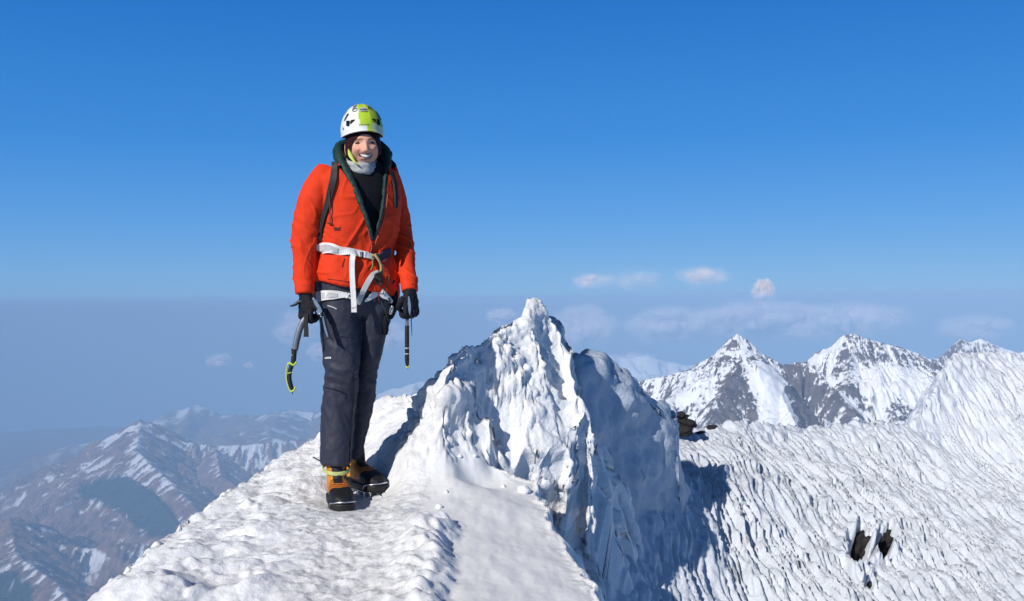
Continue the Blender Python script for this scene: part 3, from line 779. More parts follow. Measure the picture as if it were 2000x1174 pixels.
M_jacket = wrinkle_mat('jacket_shell', (0.72, 0.046, 0.011), 0.75, spec=0.18, wscale=26, wstr=0.35, wdist=0.010, noise=0.05)
M_trous = wrinkle_mat('trouser_shell', (0.030, 0.033, 0.052), 0.6, wscale=11, wstr=0.45)
M_black = simple_mat('black_fabric', (0.009, 0.010, 0.013), rough=0.8, spec=0.2, bump=0.4, bscale=120)
M_green = simple_mat('green_lining', (0.010, 0.040, 0.036), rough=0.6, spec=0.3, bump=0.5, bscale=50)
M_glove = simple_mat('glove_fabric', (0.010, 0.011, 0.017), rough=0.75, spec=0.25, bump=0.5, bscale=90)
M_grey = simple_mat('grey_fleece', (0.42, 0.42, 0.41), rough=0.9, spec=0.1, bump=0.6, bscale=70)
M_maroon = simple_mat('maroon_fabric', (0.028, 0.008, 0.012), rough=0.85, spec=0.15, bump=0.4, bscale=120)
M_white = simple_mat('white_webbing', (0.74, 0.73, 0.70), rough=0.7, spec=0.25, bump=0.4, bscale=250)
M_wgrey = simple_mat('grey_webbing', (0.50, 0.50, 0.50), rough=0.75, spec=0.2, bump=0.5, bscale=250)
M_belt_shade = simple_mat('shaded_webbing', (0.06, 0.05, 0.075), rough=0.75, spec=0.2)  # far end of the pale belt: the jacket's shade put into its colour
M_tan = simple_mat('tan_cord', (0.42, 0.32, 0.13), rough=0.7, bump=0.5, bscale=200)
M_lime = simple_mat('lime_rubber', (0.50, 0.60, 0.10), rough=0.5)
M_band = simple_mat('lime_band', (0.46, 0.49, 0.17), rough=0.6, bump=0.3, bscale=300)
M_steel = simple_mat('brushed_steel', (0.55, 0.56, 0.58), rough=0.32, metal=1.0, noise=0.2, scale=80)
M_dsteel = simple_mat('dark_steel', (0.035, 0.037, 0.042), rough=0.4, metal=0.6)
M_alu = simple_mat('grey_alloy', (0.30, 0.31, 0.33), rough=0.35, metal=0.7, noise=0.15, scale=60)
M_rubber = simple_mat('black_rubber', (0.012, 0.012, 0.013), rough=0.6, bump=0.3, bscale=150)
M_teeth = simple_mat('teeth', (0.80, 0.78, 0.73), rough=0.3, noise=0.03)
M_eye = simple_mat('eye_dark', (0.03, 0.018, 0.014), rough=0.6, spec=0.2)
M_skin = col_mat('skin', rough=0.5, spec=0.35, sss=0.15)
M_helm = col_mat('helmet_shell', rough=0.32, spec=0.5)
M_boot = col_mat('boot_upper', rough=0.6, spec=0.3, bump=0.3, bscale=120)

YAW = math.radians(35)
person = empty('person', Vector((P(690, 950, 4.35).x, 4.35, -0.86)), 'climber in orange red jacket and lime white helmet standing on the snow ridge', 'person')

# ---- jacket
def S(y, x0, x1, b, dz=0.02, tx=0.0, ty=0.0, e=2.3, yaw=YAW):
    c = pp((x0 + x1) / 2, y, dz); half = (x1 - x0) / 2 * MPX
    a = math.sqrt(max(half ** 2 - (b * math.sin(yaw)) ** 2, 1e-4)) / math.cos(yaw)
    return ring(c, a, b, yaw, 48, tx, ty, e)
torso = [S(566, 617, 776, .150, tx=-.20, ty=-.06), S(555, 616, 777, .150, tx=-.18, ty=-.05), S(538, 616, 776, .146, tx=-.10), S(515, 619, 771, .135), S(494, 625, 765, .124), S(478, 623, 768, .130), S(450, 624, 774, .138), S(415, 626, 779, .138), S(380, 624, 781, .132), S(355, 622, 778, .122), S(338, 636, 770, .108), S(324, 656, 758, .09), S(312, 668, 750, .075)]
bm = bmesh.new(); skin_rings(bm, torso)
def arm(bm, rows, dz0, grow=0.0):
    pts = [pp((a + b) / 2, y, d) for (y, a, b, d) in rows]; rad = [((b - a) / 2 * MPX + grow, (b - a) / 2 * MPX * 1.08 + grow) for (y, a, b, d) in rows]
    tube(bm, pts, rad, 28, ref=(1, 0, 0), m=4)
ARM_R = [(338, 616, 668, -.03), (352, 604, 662, -.05), (380, 590, 646, -.07), (410, 579, 637, -.08), (440, 573, 629, -.085), (465, 570.5, 623, -.09), (490, 571, 618, -.10), (520, 572, 616, -.11), (548, 575, 615, -.12), (575, 577, 613, -.13)]
ARM_L = [(338, 738, 775, .12), (352, 742, 783, .14), (380, 748, 794, .15), (410, 756, 800, .16), (440, 764, 804, .16), (468, 770, 807, .14), (495, 773, 810, .10), (525, 777, 813, .06), (550, 781, 816, .02), (570, 784, 817, 0.0)]
arm(bm, ARM_R, 0); arm(bm, ARM_L, 0)
jm = remesh(bm, 0.005, 14)
V, N = vco(jm), vno(jm); x, y, z = V.T; px, py = pix(V)
armm = np.maximum(1 - sst(600, 660, px + (y - 4.4) * 60), sst(752, 790, px)) * sst(330, 380, py)
wz = 0.5 * pn(x * 5, y * 5, z * 5, seed=500)
crease = lambda q, w: np.maximum(0, 1 - np.abs(q) / w) ** 2
cuff = 1 - sst(545, 560, py) * armm
fold = 0.004 * fbm(x * 5 + z * 2, z * 4, y * 5, seed=501, o=2) + 0.0030 * crease(pn(x * 8 + z * 5 + wz, z * 7 - x * 4, y * 8, seed=502), .10) + 0.002 * fbm(x * 11, z * 13, y * 11, seed=504, o=2) + 0.001 * fbm(x * 25, z * 25, y * 25, seed=503, o=2)
elbow = armm * (0.005 * fbm(x * 5 - z * 2, z * 9 + x * 7, y * 6, seed=505, o=2) + 0.0055 * crease(pn(x * 6 + wz, z * 16 + x * 10, y * 6, seed=506), .14) * (0.25 + np.exp(-((py - 465) / 45) ** 2) + np.exp(-((py - 545) / 22) ** 2)))
gather = 0.007 * np.exp(-((py - 499) / 26) ** 2) * (ridged((x + y) * 17 + wz, z * 3, seed=507, o=1) - 0.6) * (1 - armm)
hemr = 0.004 * np.exp(-((py - 552) / 12) ** 2) * (1 - armm)
drape = 0.007 * crease(pn((x - 0.55 * z) * 9 + y * 3, z * 2.5 + x, seed=509), .14) * sst(640, 700, px) * (1 - armm) + 0.005 * fbm((x + .4 * z) * 7, z * 4, seed=510, o=2) * (1 - armm)
setco(jm, V + N * ((fold + elbow + gather + hemr + drape) * cuff)[:, None])
# the open front: remove the cloth inside the V
VP = [(664, 290), (664, 326), (689, 362), (709, 398), (720, 436), (727, 470), (732, 470), (741, 440), (748, 415), (753, 380), (758, 342), (760, 290)]
bm = bmesh.new(); bm.from_mesh(jm)
V, N = vco(jm), vno(jm); px, py = pix(V); sd, _, _, _ = poly_sd(VP, px, py)
f_dir = np.array([math.sin(YAW), -math.cos(YAW), 0.25])
cut = (sd < 0) & ((N @ f_dir > 0.0) | (py < 332))
top = (py < 322) & (px > 668) & (px < 752)
bm.verts.ensure_lookup_table()
bmesh.ops.delete(bm, geom=[bm.verts[i] for i in np.nonzero(cut | top)[0]], context='VERTS')
bm.verts.ensure_lookup_table()
for _ in range(6):                                    # smooth the cut edge
    upd = {}
    for v in bm.verts:
        nb = [e.other_vert(v) for e in v.link_edges if e.is_boundary]
        if len(nb) == 2: upd[v] = (v.co + nb[0].co + nb[1].co) / 3
    for v, c in upd.items(): v.co = c
bm.normal_update()
jacket = link('jacket', tmp_mesh(bm), M_jacket, person)
T_j = bvh(jacket.data)

def mark(pts, w, mat, name, par, T):
    ribbon_obj(name, [(a, b, w) for a, b in pts], mat, par, T, off=.0025, thick=.0008, m=2)
M_mark = simple_mat('dark_red_print', (0.10, 0.008, 0.006), rough=0.7)
for q in ([(651, 444), (654, 447)], [(654, 447), (657, 443.5)], [(657, 447), (661, 446)], [(661, 448), (665, 443)], [(653, 449), (664, 449)]): mark(q, 1.1, M_mark, 'logo', jacket, [T_j])
for q in ([(746, 507), (749, 505)], [(749, 505), (753, 508)], [(747, 509), (751, 511)]): mark(q, .8, M_wgrey, 'logo', jacket, [T_j])
mark([(640, 545), (665, 548), (690, 553)], .6, M_mark, 'hem_stitch', jacket, [T_j])
mark([(668, 522), (673, 505)], .7, M_mark, 'pocket_zip', jacket, [T_j])

# ---- dark mid layer seen in the open front
bm = bmesh.new()
skin_rings(bm, [S(530, 634, 758, .115, .03), S(480, 636, 758, .112, .03), S(430, 636, 768, .118, .03), S(380, 640, 768, .114, .03), S(350, 648, 762, .10, .03), S(332, 664, 752, .085, .03), S(318, 672, 744, .07, .03)])
mid = link('sweater', remesh(bm, 0.008, 3), M_black, person)
T_m = bvh(mid.data)

# ---- collar and hood lining in dark green, thick round the neck, thin down the zip
colp = [(728, 468, -.125), (719, 436, -.135), (706, 400, -.132), (690, 362, -.118), (674, 332, -.085), (662, 308, -.03), (662, 293, .05), (680, 288, .12), (712, 288, .165), (740, 292, .16), (754, 302, .115), (756, 322, .06), (753, 345, 0.0), (750, 380, -.045), (746, 412, -.07), (738, 444, -.095), (730, 468, -.118)]
rad = [(.004, .006), (.009, .011), (.012, .013), (.016, .015), (.021, .022), (.022, .030), (.024, .036), (.028, .04), (.03, .045), (.028, .042), (.024, .034), (.018, .026), (.011, .016), (.009, .012), (.008, .011), (.007, .009), (.004, .006)]
bm = bmesh.new(); tube(bm, [pp(*q) for q in colp], rad, 16, ref=(1, 0.3, 0.0), m=5)
cm = remesh(bm, 0.004, 2); V, N = vco(cm), vno(cm)
setco(cm, V + N * (0.006 * (ridged(V[:, 0] * 18, V[:, 1] * 18, V[:, 2] * 26, seed=521, o=3) - 0.5))[:, None])
link('hood', cm, M_green, person)
# orange edge of the shell along the zip
zl = [(674, 320), (690, 360), (706, 398), (717, 436), (725, 468), (727, 482), (724, 492)]
zr = [(755, 342), (754, 380), (750, 415), (743, 440), (734, 466), (729, 480)]
for q in (zl, zr):
    pts = []
    for (a, b) in q:
        h = hit([T_j], a - 2 if q is zl else a + 2, b, 0.003)
        if h: pts.append(h[0])
    if len(pts) > 2: tube_obj('zip', pts, [.0022] * len(pts), simple_mat('zip_tape', (0.5, 0.10, 0.06), rough=0.5), jacket, n=6)

# ---- trousers
def leg_rings(rows, e=2.2):
    return [ring(pp((a + b) / 2, y, d), (b - a) / 2 * MPX, dep, math.radians(15), 32, tx, ty, e) for (y, a, b, d, dep, tx, ty) in rows]
LEG_R = [(548, 619, 712, .0, .12, 0, 0), (590, 621, 704, -.01, .115, 0, 0), (620, 623, 703, -.02, .108, 0, 0), (660, 628, 702, -.03, .098, 0, 0), (695, 632, 702, -.045, .09, 0, 0), (720, 635, 702, -.055, .085, 0, 0), (738, 637, 699, -.05, .078, 0, 0), (765, 631, 697, -.035, .08, 0, 0), (800, 627, 695, -.03, .086, 0, 0), (840, 627, 691, -.035, .086, 0, 0), (880, 626, 687, -.04, .086, 0, 0), (892, 626, 685, -.04, .088, -.03, -.06), (904, 625, 685, -.04, .090, -.03, -.06)]
LEG_L = [(548, 690, 776, .05, .12, 0, 0), (590, 695, 772, .05, .115, 0, 0), (620, 697, 764, .055, .10, 0, 0), (650, 697, 755, .06, .092, 0, 0), (690, 697, 746, .07, .085, 0, 0), (715, 693, 740, .08, .078, 0, 0), (738, 692, 734, .09, .07, 0, 0), (760, 691, 734, .11, .07, 0, 0), (785, 689, 730, .125, .07, 0, 0), (820, 684, 723, .14, .07, 0, 0), (855, 682, 713, .15, .066, 0, 0), (894, 678, 707, .155, .064, 0, 0)]
bm = bmesh.new(); skin_rings(bm, leg_rings(LEG_R)); skin_rings(bm, leg_rings(LEG_L))
skin_rings(bm, [ring(pp(697, y, .02), hw * MPX, dd, YAW, 40, 0, 0, 2.3) for (y, hw, dd) in [(528, 70, .11), (550, 77, .125), (575, 77, .125), (600, 70, .11), (618, 52, .08)]])
tm = remesh(bm, 0.0055, 14); V, N = vco(tm), vno(tm); x, y, z = V.T; px, py = pix(V)
h = 0.007 * (ridged(x * 7 + z * 3, z * 8 - x * 3, y * 7, seed=531, o=3) - 0.5) + 0.004 * fbm(x * 20, z * 16, y * 20, seed=533)
knee = np.exp(-((py - 745) / 34) ** 2)
h = h + knee * 0.014 * (ridged(x * 5 + 2, z * 20 + x * 6, y * 5, seed=535, o=2) - 0.5)
h = h + 0.010 * np.exp(-((py - 800) / 70) ** 2) * (ridged(x * 14 + z * 6, z * 5, y * 10, seed=537, o=2) - 0.5)
setco(tm, V + N * h[:, None])
trousers = link('trousers', tm, M_trous, person)
T_t = bvh(trousers.data)
# trouser details: seam below the knee, thigh pocket zip, small white maker's mark
def seam(pts, r, mat, name):
    q = [hit([T_t], a, b, 0.001) for a, b in pts]; q = [k[0] for k in q if k]
    if len(q) > 2: tube_obj(name, q, [r] * len(q), mat, trousers, n=6)
seam([(636, 757), (650, 760), (664, 765), (676, 771)], .002, M_black, 'seam')
seam([(640, 597), (650, 600), (658, 604)], .0028, M_wgrey, 'zip')
seam([(686, 690), (690, 740), (688, 800), (684, 860), (682, 902)], .002, M_black, 'seam')
seam([(634, 664), (646, 660), (668, 658), (690, 661)], .0015, M_black, 'seam')
ribbon_obj('logo', [(635.5, 699.5, 1.6), (641, 699, 1.6), (647, 699, 1.6)], M_white, trousers, [T_t], off=0.002, thick=0.0008)
for cx_ in (637.2, 639.6, 642, 644.4): ribbon_obj('logo', [(cx_, 700.6, .35), (cx_, 699.2, .35), (cx_ + .2, 697.8, .35)], M_black, trousers, [T_t], off=0.0034, thick=0.0006, m=2)

# ---- body: one continuous skin mesh (mostly under the clothes)
HC = pp(709, 285, -0.01)                                   # eye level, head axis
HROT = Matrix.Rotation(math.radians(15), 3, 'Z') @ Matrix.Rotation(math.radians(-3), 3, 'Y') @ Matrix.Rotation(math.radians(1.5), 3, 'X')
def head_verts(nu=160, nv=130):
    th = np.linspace(0, 2 * np.pi, nu, endpoint=False); ph = np.linspace(0.02, np.pi - 0.02, nv)
    T, Pn = np.meshgrid(th, ph); x = np.sin(Pn) * np.cos(T); y = np.sin(Pn) * np.sin(T); z = np.cos(Pn)
    X = 0.074 * x; Y = 0.096 * y; Z = np.where(z > 0, 0.118, 0.104) * z
    low = np.clip(-Z / 0.104, 0, 1)
    X = X * (1 - 0.26 * low ** 1.6) * (1 + 0.10 * np.clip(1 - np.abs(low - .35) / .35, 0, 1) * (Y < 0))
    Y = np.where(Y < 0, Y * (1 - 0.02 * low), Y * (1 - 0.55 * low)) - 0.006 * low
    front = sst(0.0, -0.05, Y)
    g = lambda cx, cz, sx, sz: np.exp(-((X - cx) / sx) ** 2 - ((Z - cz) / sz) ** 2)
    gs = lambda cx, cz, sx, sz: g(cx, cz, sx, sz) + g(-cx, cz, sx, sz)
    d = 0
    nose = np.exp(-(X / (0.0095 + 0.006 * sst(0, -0.035, Z))) ** 2) * np.where(Z > -0.036, sst(0.022, -0.034, Z), np.exp(-((Z + 0.036) / 0.007) ** 2))
    d += 0.024 * nose + 0.006 * gs(0.012, -0.036, 0.007, 0.007)
    d += -0.011 * gs(0.030, 0.000, 0.015, 0.010) + 0.006 * gs(0.028, 0.020, 0.022, 0.008)
    d += 0.011 * gs(0.038, -0.026, 0.017, 0.014) - 0.004 * gs(0.036, -0.060, 0.008, 0.016)
    d += 0.006 * g(0, -0.092, 0.020, 0.012) - 0.004 * g(0, -0.078, 0.02, 0.006) + 0.006 * g(0, -0.056, 0.026, 0.014)
    sm = Z + 0.056 - 6.5 * X ** 2                           # smile curve
    d += -0.010 * np.exp(-((sm) / 0.0065) ** 2) * (np.abs(X) < 0.030) + 0.004 * np.exp(-((sm + 0.012) / 0.004) ** 2) * (np.abs(X) < 0.024) + 0.003 * np.exp(-((sm - 0.0115) / 0.0035) ** 2) * (np.abs(X) < 0.026)
    d += -0.003 * np.exp(-((np.abs(X) - (0.026 + 0.35 * (-0.034 - Z))) / 0.004) ** 2) * (Z < -0.03) * (Z > -0.07)
    Y = Y - d * front
    V = np.stack([X, Y, Z], -1).reshape(-1, 3)
    return V, nu, nv
HV, nu, nv = head_verts()
HVw = HV @ np.array(HROT).T + np.array(HC)
bm = bmesh.new()
L = [[bm.verts.new(HVw[j * nu + i]) for i in range(nu)] for j in range(nv)]
for a, b in zip(L[:-1], L[1:]):
    for i in range(nu): bm.faces.new((a[i], b[i], b[(i + 1) % nu], a[(i + 1) % nu]))
bm.faces.new(L[0]); bm.faces.new(L[-1][::-1])
# ears
for s in (-1, 1):
    ellipsoid(bm, HC + HROT @ Vector((s * 0.074, 0.012, -0.012)), 0.008, 0.018, 0.03, HROT, 12, 8)
tube(bm, [pp(709, 312, .03), pp(706, 330, .03), pp(703, 352, .03), pp(702, 372, .02)], [.052, .052, .056, .07], 20, m=3)
skin_rings(bm, [S(y_, a_, b_, d_, .03) for (y_, a_, b_, d_) in [(350, 660, 748, .07), (375, 640, 765, .098), (420, 642, 764, .10), (470, 645, 755, .095), (530, 636, 760, .105), (570, 634, 762, .11), (605, 640, 758, .10)]])
def limb(rows, k): tube(bm, [pp((a + b) / 2, y_, d) for (y_, a, b, d) in rows], [(b - a) / 2 * MPX * k for (y_, a, b, d) in rows], 16, ref=(1, 0, 0), m=3)
limb(ARM_R, .60); limb(ARM_L, .60)
limb([(q[0], q[1], q[2], q[3]) for q in LEG_R[:-3]], .70); limb([(q[0], q[1], q[2], q[3]) for q in LEG_L[:-2]], .70)
for (c, d) in ((P(657, 935, 4.38), Vector((.31, -.95, 0))), (P(700, 925, 4.56), Vector((.62, -.78, 0)))):     # feet inside the boots
    tube(bm, [c - d * .05 + Vector((0, 0, .05)), c + d * .02 + Vector((0, 0, .0)), c + d * .12 - Vector((0, 0, .02))], [.030, .030, .024], 12, m=3)
for (a, b) in ((pp(596, 570, -.13), pp(600, 606, -.14)), (pp(800, 566, 0), pp(801, 600, -.01))):               # hands inside the gloves
    tube(bm, [a, (a + b) / 2, b], [(.018, .02), (.026, .018), (.018, .016)], 12, m=3)
body_me = remesh(bm, 0.0036, 1, 0.4)
V = vco(body_me); Lc = (V - np.array(HC)) @ np.array(HROT)          # head-local coordinates
lx, ly, lz = Lc.T
base = np.array([0.72, 0.375, 0.255]); C = np.tile(base, (len(V), 1))
def paint(w, c):
    global C
    w = np.clip(w, 0, 1)[:, None]; C = C * (1 - w) + np.array(c) * w
facem = (ly < 0) & (np.abs(lz) < 0.13)
g2 = lambda cx, cz, sx, sz: np.exp(-((np.abs(lx) - cx) / sx) ** 2 - ((lz - cz) / sz) ** 2) * facem
paint(0.4 * g2(.038, -.028, .018, .016), (0.62, 0.24, 0.18)); paint(0.35 * g2(0, -.034, .012, .010), (0.62, 0.24, 0.18))
paint(0.85 * (np.exp(-((lz - 0.0185 + 6 * (np.abs(lx) - .028) ** 2) / .0035) ** 2) * (np.abs(lx) > .012) * (np.abs(lx) < .046)) * facem, (0.05, 0.028, 0.02))
sm = lz + 0.056 - 6.5 * lx ** 2
paint(1.0 * ((np.abs(sm) < .0070 - 4 * lx ** 2) & (np.abs(lx) < .030)) * facem, (0.10, 0.02, 0.02))
paint(0.8 * (np.exp(-((sm + 0.0125 - 4 * lx ** 2) / .0035) ** 2) + 0.8 * np.exp(-((sm - 0.0112 + 4 * lx ** 2) / .0028) ** 2)) * (np.abs(lx) < .028) * facem, (0.42, 0.13, 0.12))
add_col(body_me, 'col', C)
body = link('body', body_me, M_skin, person)
# eyes: narrow, squinting
for s in (-1, 1):
    pts = [HC + HROT @ Vector((s * .030 + u * .0125, -.0835 + .004 * abs(u) - (.0015 if s * u < 0 else -.003) * 0 + 0.004 * (s * u > 0) * abs(u), .0008 + .0022 * (1 - u * u))) for u in (-1, -.5, 0, .5, 1)]
    tube_obj('eye', pts, [(.0012, .0008), (.0024, .0022), (.003, .0028), (.0024, .0022), (.0012, .0008)], M_eye, body, n=8, ref=(0, 0, 1), m=3)
# upper teeth
bm = bmesh.new(); R = []
for u in np.linspace(-1, 1, 15):
    x_ = u * 0.0235; top = -0.0505 + 6.5 * x_ * x_; bot = top - 0.0118 * (1 - 0.75 * u * u) - 0.0005; yy = -0.0925 + 9 * x_ * x_
    R.append([HC + HROT @ Vector(q) for q in ((x_, yy, top), (x_, yy - .0012, (top + bot) / 2), (x_, yy, bot), (x_, yy + .004, bot), (x_, yy + .004, top))])
skin_rings(bm, R); bmesh.ops.recalc_face_normals(bm, faces=bm.faces)
link('teeth', tmp_mesh(bm), M_teeth, body)

# ---- maroon headband over ears and forehead
bm = bmesh.new(); HB = HV.copy(); HB[:, 0] *= 1.07; HB[:, 1] = HB[:, 1] * 1.05 + 0.002; HB[:, 2] *= 1.03
face_oval = (HB[:, 0] / 0.061) ** 2 + ((HB[:, 2] + 0.038) / 0.076) ** 2
ok = ((face_oval > 1) | (HB[:, 1] > -0.01)) & (HB[:, 2] > -0.075)
HBw = HB @ np.array(HROT).T + np.array(HC); vs = [bm.verts.new(p) for p in HBw]
for j in range(nv - 1):
    for i in range(nu):
        q = (j * nu + i, (j + 1) * nu + i, (j + 1) * nu + (i + 1) % nu, j * nu + (i + 1) % nu)
        if all(ok[k] for k in q): bm.faces.new([vs[k] for k in q])
bmesh.ops.delete(bm, geom=[v for v in bm.verts if not v.link_faces], context='VERTS')
for _ in range(8):
    upd = {}
    for v in bm.verts:
        nb = [e.other_vert(v) for e in v.link_edges if e.is_boundary]
        if len(nb) == 2: upd[v] = (v.co + nb[0].co + nb[1].co) / 3
    for v, c in upd.items(): v.co = c
bmesh.ops.solidify(bm, geom=bm.faces[:], thickness=0.004)
link('headband', tmp_mesh(bm), M_maroon, person)

# ---- grey neck gaiter: soft folded ring
gp = []
for k in range(25):
    t = 2 * math.pi * k / 24
    u, v = math.cos(t), math.sin(t)                        # u to the photo's right, v to the front
    c = pp(703, 316, .025)
    gp.append(c + Vector((u * .082 * (1.0 if u < 0 else .82) + v * .012, -v * .094, -.034 * max(v, 0) + .030 * max(-v, 0) + (-.028 if u > 0 else .034) * 0 + .030 * max(-u, 0) * (1 - max(v, 0)) - .012 * max(u, 0))))
bm = bmesh.new()
for dzv, rr, sc_ in ((0, (.012, .021), 1.0), (-.019, (.011, .014), 1.02)):
    c = pp(703, 316, .025); q = [c + (p - c) * sc_ + Vector((0, 0, dzv)) for p in gp]
    tube(bm, q, [rr] * len(q), 12, ref=None, m=2)
gm = remesh(bm, 0.004, 3); V, N = vco(gm), vno(gm)
setco(gm, V + N * (0.006 * (ridged(V[:, 0] * 14, V[:, 2] * 30, V[:, 1] * 14, seed=541, o=2) - .5))[:, None])
link('neck_gaiter', gm, M_grey, person)

# ---- helmet
HLC = HC + HROT @ Vector((0, 0.006, 0.064)); HLR = HROT @ Matrix.Rotation(math.radians(3), 3, 'X')
HA, HBb, HH = 0.0945, 0.118, 0.122
def helm_pt(az, el, k=1.0, off=0.0):
    """az from the front towards her left (photo right), el up"""
    e = max(el, -0.45)
    x_ = math.cos(e) * math.sin(az) * HA; y_ = -math.cos(e) * math.cos(az) * HBb; z_ = math.sin(e) * (HH if e > 0 else 0.07)
    p = Vector((x_, y_, z_)); n_ = Vector((x_ / HA ** 2, y_ / HBb ** 2, z_ / HH ** 2)).normalized()
    return HLC + HLR @ (p * k + n_ * off), (HLR @ n_).normalized()
nA, nE = 96, 40; bm = bmesh.new(); rows = []; colr = []
for j in range(nE + 1):
    row = []
    for i in range(nA):
        az = 2 * math.pi * i / nA; lo_ = -0.10 - 0.22 * (0.5 - 0.5 * math.cos(2 * az)) - 0.10 * (0.5 - 0.5 * math.cos(az))
        t = j / nE; el = lo_ + (math.pi / 2 - lo_) * t
        flare = 0.006 * math.exp(-(t / 0.05) ** 2) * (1 if math.cos(az) > -.2 else .3)
        a_ = az if az < math.pi else az - 2 * math.pi
        ridge_ = 0.0025 * (math.exp(-((abs(a_) - 0.33) / 0.07) ** 2)) * sst(0.1, 0.4, t) * (1 - sst(.8, .95, t))
        row.append(bm.verts.new(helm_pt(az, el, 1.0, flare + ridge_)[0]))
        lim = sst(-0.52, -0.46, a_ * math.cos(el) ) * (1 - sst(1.9, 2.0, a_)) if abs(a_) < 2.2 else 0
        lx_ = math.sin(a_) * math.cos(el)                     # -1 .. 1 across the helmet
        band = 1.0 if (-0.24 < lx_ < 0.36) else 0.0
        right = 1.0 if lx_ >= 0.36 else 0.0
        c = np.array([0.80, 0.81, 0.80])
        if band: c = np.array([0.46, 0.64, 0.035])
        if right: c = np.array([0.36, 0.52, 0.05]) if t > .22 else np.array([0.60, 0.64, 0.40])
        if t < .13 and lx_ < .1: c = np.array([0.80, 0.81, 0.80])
        colr.append(c)
    rows.append(row)
for a, b in zip(rows[:-1], rows[1:]):
    for i in range(nA): bm.faces.new((a[i], a[(i + 1) % nA], b[(i + 1) % nA], b[i]))
bmesh.ops.recalc_face_normals(bm, faces=bm.faces)
hme = tmp_mesh(bm); add_col(hme, 'col', np.array(colr))
helmet = link('helmet', hme, M_helm, person)
sm_ = helmet.modifiers.new('solid', 'SOLIDIFY'); sm_.thickness = 0.007; sm_.offset = -1
M_vent = simple_mat('vent_dark', (0.012, 0.012, 0.014), rough=0.8)
def vent(name, quad, off=0.0035, mat=None):
    """patch on the shell from (az, el) corners in degrees"""
    bm = bmesh.new(); q = [(math.radians(a), math.radians(e)) for a, e in quad]; G = []
    nn = 6
    for i in range(nn + 1):
        r = []
        for j in range(nn + 1):
            u, v = i / nn, j / nn
            az = (q[0][0] * (1 - u) + q[1][0] * u) * (1 - v) + (q[3][0] * (1 - u) + q[2][0] * u) * v
            el = (q[0][1] * (1 - u) + q[1][1] * u) * (1 - v) + (q[3][1] * (1 - u) + q[2][1] * u) * v
            r.append(bm.verts.new(helm_pt(az, el, 1.0, off)[0]))
        G.append(r)
    for i in range(nn):
        for j in range(nn): bm.faces.new((G[i][j], G[i + 1][j], G[i + 1][j + 1], G[i][j + 1]))
    bmesh.ops.solidify(bm, geom=bm.faces[:], thickness=0.0015); bmesh.ops.recalc_face_normals(bm, faces=bm.faces)
    return link(name, tmp_mesh(bm), mat or M_vent, helmet, smooth=False)
vent('vent', [(-52, 9), (-43, 8), (-41, 19), (-54, 20)]); vent('vent', [(-40, 11), (-34, 15), (-24, 21), (-38, 20)])
vent('vent', [(-66, 19), (-60, 22), (-50, 36), (-57, 37)]); vent('vent', [(-80, 33), (-76, 35), (-68, 46), (-72, 47)])
vent('vent', [(20, 21), (32, 13), (33, 22), (29, 22)]); vent('vent', [(37, 10), (48, 8), (50, 21), (38, 22)]); vent('vent', [(58, 20), (66, 22), (62, 42), (54, 44)])
vent('logo', [(-68, 3), (-62, 3), (-64.5, 9), (-65.5, 9)], .0045, M_wgrey)
vent('sticker', [(-12, 39), (14, 39), (13, 52), (-11, 52)], .0042, M_white); 
vent('sticker', [(-12, 43.5), (14, 43.5), (14, 46.2), (-12, 46.2)], .0052, simple_mat('sticker_blue', (.05, .08, .22)))
for k_, a0 in enumerate((-9, -4.5, 0, 4.5, 9)): vent('sticker', [(a0 - 1.5, 40.0), (a0 + 1.0, 40.0), (a0 + 1.3, 42.4), (a0 - 1.2, 42.4)], .0052, M_wgrey)
def helm_text(txt, az, el, size, rot, name='lettering', spacing=1.0, bold=0.0):
    cu = bpy.data.curves.new('t', 'FONT'); cu.body = txt; cu.size = 1; cu.align_x = 'CENTER'; cu.align_y = 'CENTER'; cu.offset = bold; cu.space_character = spacing
    o = bpy.data.objects.new('t', cu); COL.objects.link(o)
    dg = bpy.context.evaluated_depsgraph_get(); me = bpy.data.meshes.new_from_object(o.evaluated_get(dg)); bpy.data.objects.remove(o)
    bm = bmesh.new(); bm.from_mesh(me); bmesh.ops.subdivide_edges(bm, edges=bm.edges[:], cuts=1)
    cr, sr = math.cos(rot), math.sin(rot); a0, e0 = math.radians(az), math.radians(el)
    for v in bm.verts:
        u, w = (v.co.x * cr - v.co.y * sr) * size, (v.co.x * sr + v.co.y * cr) * size
        v.co = helm_pt(a0 + u / (HA * max(math.cos(e0), .3)), e0 + w / HH, 1.0, .0013)[0]
    bpy.data.meshes.remove(me)
    return link(name, tmp_mesh(bm), M_vent, helmet, smooth=False)
helm_text('CYCLONE', -2, 9, 0.0095, 0.0, spacing=1.1)
helm_text('END', -38, 54, 0.030, math.radians(-72), bold=.02)
helm_text('EG', 36, 54, 0.030, math.radians(-112), bold=.02)
# chin strap and its lime fastener
sp = [helm_pt(math.radians(-62), -.2)[0] + Vector((.004, -.002, 0)), pp(681, 276, -.07), pp(680.5, 290, -.066), pp(683, 303, -.075)]
ribs = [pp(682.5, 263, -.062), pp(681.5, 274, -.072), pp(680.5, 287, -.070), pp(682, 299, -.078)]
tube_obj('chin_strap', ribs, [(.0022, .001)] * 4, simple_mat('strap_grey', (.30, .30, .24)), helmet, n=8, ref=(1, 0, 0))
tube_obj('chin_strap', [pp(681, 292, -.075), pp(684, 303, -.088), pp(691, 314, -.098), pp(700, 322, -.10)], [(.004, .002), (.009, .003), (.005, .002), (.002, .0015)], M_lime, helmet, n=10, ref=(1, 0, 0))

